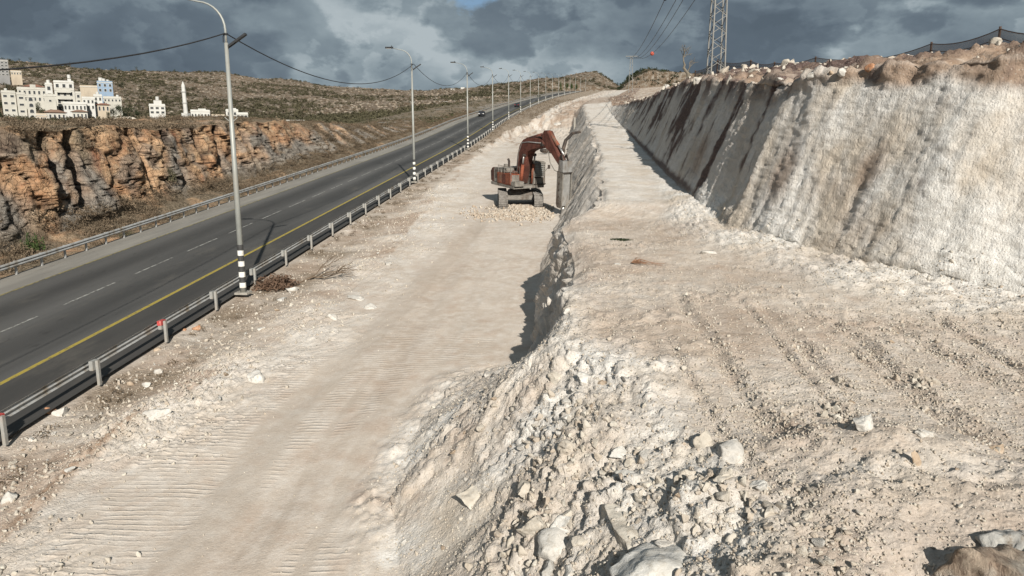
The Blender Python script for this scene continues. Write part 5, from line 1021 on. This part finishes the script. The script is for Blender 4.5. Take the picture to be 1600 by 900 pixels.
# ---------------------------------------------------------------- cars
M['carpaint'] = simple('dark_car_paint', (.03, .032, .038), .3, .3, .1); M['carglass'] = simple('car_glass', (.02, .025, .03), .1); M['tyre'] = simple('tyre', (.02, .02, .02), .9); M['rim'] = simple('wheel_rim', (.35, .35, .36), .4, .6); M['lampw'] = simple('headlight', (.7, .7, .68), .2); M['lampr'] = simple('rear_light', (.35, .02, .02), .3)
def car(x, y, label, face=-1):
    e = empty('parked_car' if False else 'car', rline(x, y, .006), 0 if face > 0 else pi, label, 'car'); L_ = 4.4
    prof = [(-2.2, .35), (-2.2, .85), (-1.9, .98), (-1.25, 1.05), (-.7, 1.48), (.85, 1.50), (1.5, 1.05), (2.1, .92), (2.2, .6), (2.15, .32)]
    b = MB().prism(prof, -.86, .86).build('body', M['carpaint'], e, bevel=.05); MB().prism([(-1.12, 1.06), (-.66, 1.44), (.82, 1.46), (1.38, 1.06)], -.875, .875).build('window', M['carglass'], e)
    MB().add([(-.7, -1.27, 1.07), (.7, -1.27, 1.07), (.62, -.74, 1.46), (-.62, -.74, 1.46)], [(0, 1, 2, 3)]).build('windscreen', M['carglass'], e)
    for sx in (-1, 1):
        for y_ in (-1.35, 1.35): t_ = MB().tube([(sx*.70, y_, .32), (sx*.90, y_, .32)], .32, 14).build('wheel', M['tyre'], e); MB().tube([(sx*.905, y_, .32), (sx*.92, y_, .32)], .19, 10).build('rim', M['rim'], t_)
        MB().box((sx*.62, 2.19, .72), (.36, .08, .16)).build('headlight', M['lampw'], e); MB().box((sx*.66, -2.2, .78), (.32, .06, .18)).build('rear_light', M['lampr'], e)
    return e
# front profile runs to +y; both cars drive in the far lane
car(-25.0, 226, 'dark car driving towards the camera near the far guardrail'); car(-21.0, 300, 'tiny dark car further up the road, partly behind a lamp pole', 1)
# ---------------------------------------------------------------- post and scrap beyond the excavator
P = snap(893, 192); tag(MB().tube([(0, 0, -.4), (.03, 0, 2.9)], .22, 9, .20).build('concrete_post', M['concrete']), 'short round weathered post standing in the track beside the dividing rock wall', 'post').location = (P[0]-.3, min(P[1], 165), zat(P[0]-.3, min(P[1], 165)))
# ---------------------------------------------------------------- excavator with hydraulic breaker
M['rust'] = simple('rusty_red_paint', (.115, .042, .030), .75, .05, .45, 1.6, (.065, .036, .028), .3); M['orange'] = simple('faded_orange_paint', (.25, .075, .040), .75, .1, .4, 2, (.16, .12, .09), .2)
M['dusty'] = simple('dusty_grey_steel', (.24, .225, .20), .8, .1, .3, 2.5, (.13, .10, .08), .3); M['shoe'] = simple('dusty_track_steel', (.30, .28, .255), .8, .2, .25, 5, (.15, .13, .11), .3); M['steel'] = simple('bare_steel', (.42, .42, .41), .4, .6, .15, 3, (.25, .21, .17)); M['grease'] = simple('dark_greasy_metal', (.05, .042, .038), .55, .2, .4, 3, (.13, .10, .08)); M['cabglass'] = simple('cab_glass', (.27, .28, .27), .4, 0, .3)
EX, EY = -3.6, 63.2
def excavator():
    z0 = float(rp(EY))-.16; e = empty('excavator', (EX, EY, z0-.05), radians(5), 'rusty orange crawler excavator breaking rock beside the dividing wall', 'excavator'); e.rotation_euler = (atan(SL), 0, radians(6))
    # undercarriage: tracks run along y, front is -y
    for s_ in (-1, 1):
        x = s_*1.46; tr = MB(); R_ = .58; Lh = 1.95; per = []
        for k in range(60):
            q = k/60*(4*Lh+2*pi*R_)
            if q < 2*Lh: per.append((-Lh+q, 2*R_, 0.))
            elif q < 2*Lh+pi*R_: a = (q-2*Lh)/R_; per.append((Lh+R_*sin(a), R_+R_*cos(a), a))
            elif q < 4*Lh+pi*R_: per.append((Lh-(q-2*Lh-pi*R_), 0, pi))
            else: a = (q-4*Lh-pi*R_)/R_; per.append((-Lh-R_*sin(a), R_-R_*cos(a), pi+a))
        for y_, z_, a in per:
            tr.box((x, y_, z_+.02), (.74, .17, .055), rx=-a)
            nx, nz = sin(a), cos(a); tr.box((x, y_+nx*.045, z_+.02+nz*.045), (.74, .035, .06), rx=-a)
        tr.build('track', M['shoe'], e)
        fr_ = MB(); fr_.box((x, 0, .60), (.34, 3.6, .6)); f_ = fr_.build('track_frame', M['grease'], e, bevel=.03)
        for y_ in (-Lh, Lh): MB().tube([(x-.2, y_, .59), (x+.2, y_, .59)], .45, 16).build('sprocket' if y_ > 0 else 'idler', M['grease'], f_)
        for k in range(6): MB().tube([(x-.2, -1.5+.6*k, .18), (x+.2, -1.5+.6*k, .18)], .13, 10).build('roller', M['grease'], f_)
    c_ = MB(); c_.box((0, 0, 1.08), (2.5, 1.4, .55), taper=(.75, .9)); c_.bar((-1.2, -1.1, .85), (1.2, -1.1, .85), .35, .38); c_.bar((-1.2, 1.0, .85), (1.2, 1.0, .85), .35, .38); c_.build('carbody', M['dusty'], e, bevel=.04)
    MB().tube([(0, 0, 1.3), (0, 0, 1.70)], .85, 28).build('slew_ring', M['grease'], e)
    up = empty('upper_structure', (0, 0, 1.66)); up.parent = e; up.rotation_euler = (0, 0, radians(26))
    # deck and bodywork; forward is -y, operator left is +x
    dk = MB(); dk.box((0, .5, .12), (2.9, 4.2, .24)); dk.build('deck', M['dusty'], up, bevel=.02)
    bd = MB(); bd.box((-1.02, .15, .70), (.88, 2.5, .94)); bd.build('side_cabinet', M['orange'], up, bevel=.04)
    for k in range(3): MB().box((-1.02-.447, -.7+.82*k, .72), (.02, .7, .74)).build('side_door', M['rust'] if k == 1 else M['orange'], up, bevel=.005)
    MB().box((-1.02, -1.115, .70), (.70, .02, .80)).build('front_panel', M['dusty'], up)
    MB().box((-1.02, -1.5, .42), (.86, .66, .40)).build('toolbox_step', M['dusty'], up, bevel=.02)
    hd = MB(); hd.box((0, 1.45, .86), (2.75, 1.5, 1.24)); hd.build('engine_hood', M['dusty'], up, bevel=.06)
    for k in range(5): MB().box((-1.385, 1.0+.2*k, .95), (.02, .09, .7)).build('vent', M['grease'], up)
    for k in range(4): MB().box((-.9+.22*k, .05+.0*k, 1.26), (.12, 1.6, .05)).build('hood_strip', M['orange'] if k % 2 else M['dusty'], up)
    cw = MB(); cw.prism([(2.1, .1), (2.75, .3), (2.8, 1.15), (2.5, 1.45), (2.1, 1.45)], -1.38, 1.38); cw.build('counterweight', M['rust'], up, bevel=.06)
    MB().tube([(-.45, 1.1, 1.4), (-.45, 1.1, 2.05), (-.45, 1.25, 2.2)], .10, 10).build('exhaust', M['grease'], up); MB().tube([(-.95, .75, 1.2), (-.95, .75, 1.85)], .17, 12).build('air_filter', M['dusty'], up); MB().box((-1.05, .3, 1.40), (.60, .7, .36)).build('tank_cover', M['dusty'], up, bevel=.03)
    hr = MB()
    for pts in (((-1.44, -1.0, 1.15), (-1.44, -1.0, 1.75), (-1.44, 1.2, 1.75), (-1.44, 1.2, 1.15)), ((-.62, -1.1, 1.15), (-.62, -1.1, 1.75), (-1.44, -1.1, 1.75), (-1.44, -1.1, .3)), ((-1.44, .1, 1.15), (-1.44, .1, 1.75))): hr.tube(pts, .022, 6)
    hr.build('handrail', M['dusty'], up)
    # cab with guarded windows, standing left of the boom
    cb = MB(); x0, x1, y0, y1, z0_, z1 = .50, 1.62, -1.5, .35, .20, 2.02
    cb.box(((x0+x1)/2, (y0+y1)/2, z0_+.3), (x1-x0, y1-y0, .6)); cb.box(((x0+x1)/2, (y0+y1)/2, z1), (x1-x0+.06, y1-y0+.06, .10)); cb.box(((x0+x1)/2, y1-.05, 1.4), (x1-x0, .1, 1.2))
    for x in (x0+.04, x1-.04):
        for y in (y0+.05, -.45, y1-.04): cb.bar((x, y, z0_), (x, y, z1), .085)
    cbo = cb.build('cab', M['dusty'], up, bevel=.012)
    MB().box(((x0+x1)/2, y0+.05, 1.42), (x1-x0-.16, .02, 1.05)).build('front_window', M['cabglass'], cbo); MB().box((x1-.05, -.95, 1.42), (.02, .85, 1.05)).build('side_window', M['cabglass'], cbo); MB().box((x1-.05, -.06, 1.42), (.02, .65, 1.05)).build('side_window', M['cabglass'], cbo); MB().box((x0+.05, -.55, 1.42), (.02, 1.5, 1.05)).build('side_window', M['cabglass'], cbo)
    gd = MB()
    for k in range(6): gd.tube([(x0+.05, y0-.05, .98+.18*k), (x1-.05, y0-.05, .98+.18*k)], .028, 5)
    for k in range(3): gd.tube([(x0+.08+.41*k, y0-.05, .9), (x0+.08+.41*k, y0-.05, 1.95)], .022, 5)
    gd.build('window_guard', M['dusty'], cbo); tg = MB()
    for k in range(7): tg.bar((x0+.06, y0+.15+.25*k, z1+.10), (x1-.06, y0+.15+.25*k, z1+.10), .04)
    tg.bar((x0+.05, y0+.1, z1+.09), (x0+.05, y1-.1, z1+.09), .05); tg.bar((x1-.05, y0+.1, z1+.09), (x1-.05, y1-.1, z1+.09), .05); tg.build('roof_guard', M['dusty'], cbo); MB().box(((x0+x1)/2, -1.5, .3), (1.1, .3, .06)).build('cab_step', M['grease'], up)
    mr = MB(); mr.tube([(x1, y0+.1, 1.3), (x1+.22, y0-.15, 1.7)], .018, 5); mr.box((x1+.24, y0-.18, 1.7), (.22, .05, .32)); mr.build('mirror', M['grease'], cbo)
    # boom plane: r = forward distance (-y), z up; local x = 0 ... drawn as prism with (y,z) profile
    ZB = lambda z: z if z < 1 else 1+(z-1)*.87
    P_ = lambda r, z: (-r, ZB(z))
    boom = [P_(.15, .55), P_(.60, .30), P_(1.30, 1.9), P_(1.62, 2.9), P_(2.0, 3.35), P_(2.6, 3.6), P_(4.35, 3.95), P_(4.50, 4.28), P_(4.25, 4.55), P_(3.0, 4.72), P_(2.0, 4.68), P_(1.2, 4.42), P_(.65, 3.9), P_(.3, 3.0), P_(.1, 1.8)]
    bo = MB().prism(boom, -.40, .40).build('boom', M['rust'], up, bevel=.03)
    MB().tube([(-.42, -.35, 0.5), (.42, -.35, 0.5)], .17, 12).build('boom_pin', M['grease'], bo); MB().tube([(-.46, -4.3, 3.78), (.46, -4.3, 3.78)], .16, 12).build('boom_pin', M['grease'], bo)
    for s_ in (-1, 1):
        cy = MB().tube([(s_*.53, -1.15, 0.35), (s_*.53, -1.45, 1.96)], .14, 12).build('boom_cylinder', M['orange'], up, True); MB().tube([(s_*.53, -1.45, 1.96), (s_*.53, -1.62, 2.74)], .075, 10).build('rod', M['steel'], cy, True); MB().tube([(s_*.36, -1.62, 2.74), (s_*.62, -1.62, 2.74)], .12, 10).build('cylinder_eye', M['grease'], cy)
    ac = MB().tube([(0, -1.6, 4.06), (0, -3.6, 4.48)], .15, 12).build('arm_cylinder', M['rust'], up, True); MB().tube([(0, -3.6, 4.48), (0, -4.55, 4.7)], .08, 10).build('rod', M['steel'], ac, True); MB().box((0, -1.65, 3.94), (.4, .4, 0.3)).build('bracket', M['rust'], ac)
    for k in (-.22, -.08, .08, .22): MB().tube([(k, -.1, 1), (k, -.42, 2.65), (k, -.85, 3.7), (k, -1.6, 4.15), (k, -2.8, 4.24), (k, -3.9, 4.35), (k*.9, -4.6, 4.22), (k*.9, -5.0, 3.87)], .04, 6).build('hydraulic_hose', M['dusty'] if k > 0 else M['grease'], up, True)
    MB().tube([(-.40, -.2, 1.17), (-.40, -.52, 2.91), (-.40, -1.1, 3.74), (-.40, -2.2, 3.85), (-.40, -4.2, 3.89)], .045, 6).build('hydraulic_pipe', M['steel'], up, True)
    arm = [P_(4.05, 5.0), P_(4.35, 5.45), P_(4.85, 5.42), P_(5.25, 4.9), P_(7.12, 2.75), P_(7.05, 2.45), P_(6.8, 2.4), P_(5.4, 3.55), P_(4.4, 4.0), P_(4.15, 4.15)]
    ar = MB().prism(arm, -.27, .27).build('arm', M['rust'], up, bevel=.03)
    bc = MB().tube([(0, -4.75, 4.78), (0, -6.1, 3.83)], .14, 12).build('tool_cylinder', M['orange'], up, True); MB().tube([(0, -6.1, 3.83), (0, -6.95, 3.17)], .075, 10).build('rod', M['steel'], bc, True)
    for s_ in (-.22, .22): MB().bar((s_, -6.95, 3.17), (s_, -7.35, 2.52), .07, .16).build('tool_link', M['grease'], up); MB().bar((s_, -6.95, 3.17), (s_, -6.55, 2.74), .07, .14).build('tool_link', M['grease'], up)
    MB().tube([(.18, -5.0, 3.87), (.32, -5.6, 2.83), (.36, -6.3, 2.22), (.3, -6.9, 1.96)], .035, 6).build('hydraulic_hose', M['grease'], up, True); MB().tube([(-.2, -4.8, 3.78), (-.34, -5.5, 2.48), (-.36, -6.2, 1.96), (-.3, -6.95, 1.78)], .035, 6).build('hydraulic_hose', M['dusty'], up, True)
    # breaker hanging nearly upright at the wall foot
    bk = empty('hydraulic_breaker', (0, -7.15, 2.50)); bk.parent = up; bk.rotation_euler = (radians(3), 0, 0)
    MB().prism([(-.30, .25), (.30, .25), (.36, -.62), (-.36, -.62)], -.40, .40).build('mounting_bracket', M['steel'], bk, bevel=.02)
    for s_ in (-1, 1): MB().prism([(-.42, -.60), (.42, -.60), (.40, -3.1), (.25, -3.35), (-.25, -3.35), (-.40, -3.1)], s_*.40-.035, s_*.40+.035).build('side_plate', M['dusty'], bk, bevel=.01)
    MB().box((0, 0, -1.9), (.68, .58, 2.6)).build('hammer_body', M['steel'], bk, bevel=.03); MB().box((0, 0, -.62), (.86, .86, .09)).build('flange', M['grease'], bk, bevel=.01)
    for k in range(5): MB().tube([(-.47, 0, -.95-.5*k), (.47, 0, -.95-.5*k)], .06, 8).build('tie_bolt', M['grease'], bk)
    MB().tube([(0, 0, -3.2), (0, 0, -3.75), (0, 0, -3.98)], [.12, .12, .03], 12).build('chisel', M['steel'], bk, True)
    return e
excavator()
# rusty leftovers on the track behind the arm
def scrap():
    x, y = -.95, 118; e = empty('scrap_steel', (x, y, zat(x, y)+.1), 0, 'dark rusty bent steel lying on the track behind the excavator arm, against the wall', 'scrap')
    MB().tube([(0.6, 0, 0), (1.0, 0, 1.5), (1.7, 0, 2.3), (2.6, 0, 2.5)], .22, 7, .16).build('bent_beam', M['grease'], e)
    e.scale = (1.45, 1.45, 1.3)
    for k, (a, b, s_, t_) in enumerate(((-1.2, -.5, 1.2, .3), (-.2, .3, 1.0, -.4), (.6, -.6, 1.1, .7), (-.6, 1.2, .9, .1), (1.5, .4, .8, -.6))):
        v, f = rockshape(3, 660+k, (1, .6, .5), 10, .05); o = link('lump', make_mesh('lump', v*s_*.55, f, M['grease'], False), e); o.location = (a, b, s_*.22); o.rotation_euler = (0, t_*.4, t_)
scrap()
# dry twig clump where the branch shadow falls on the bench
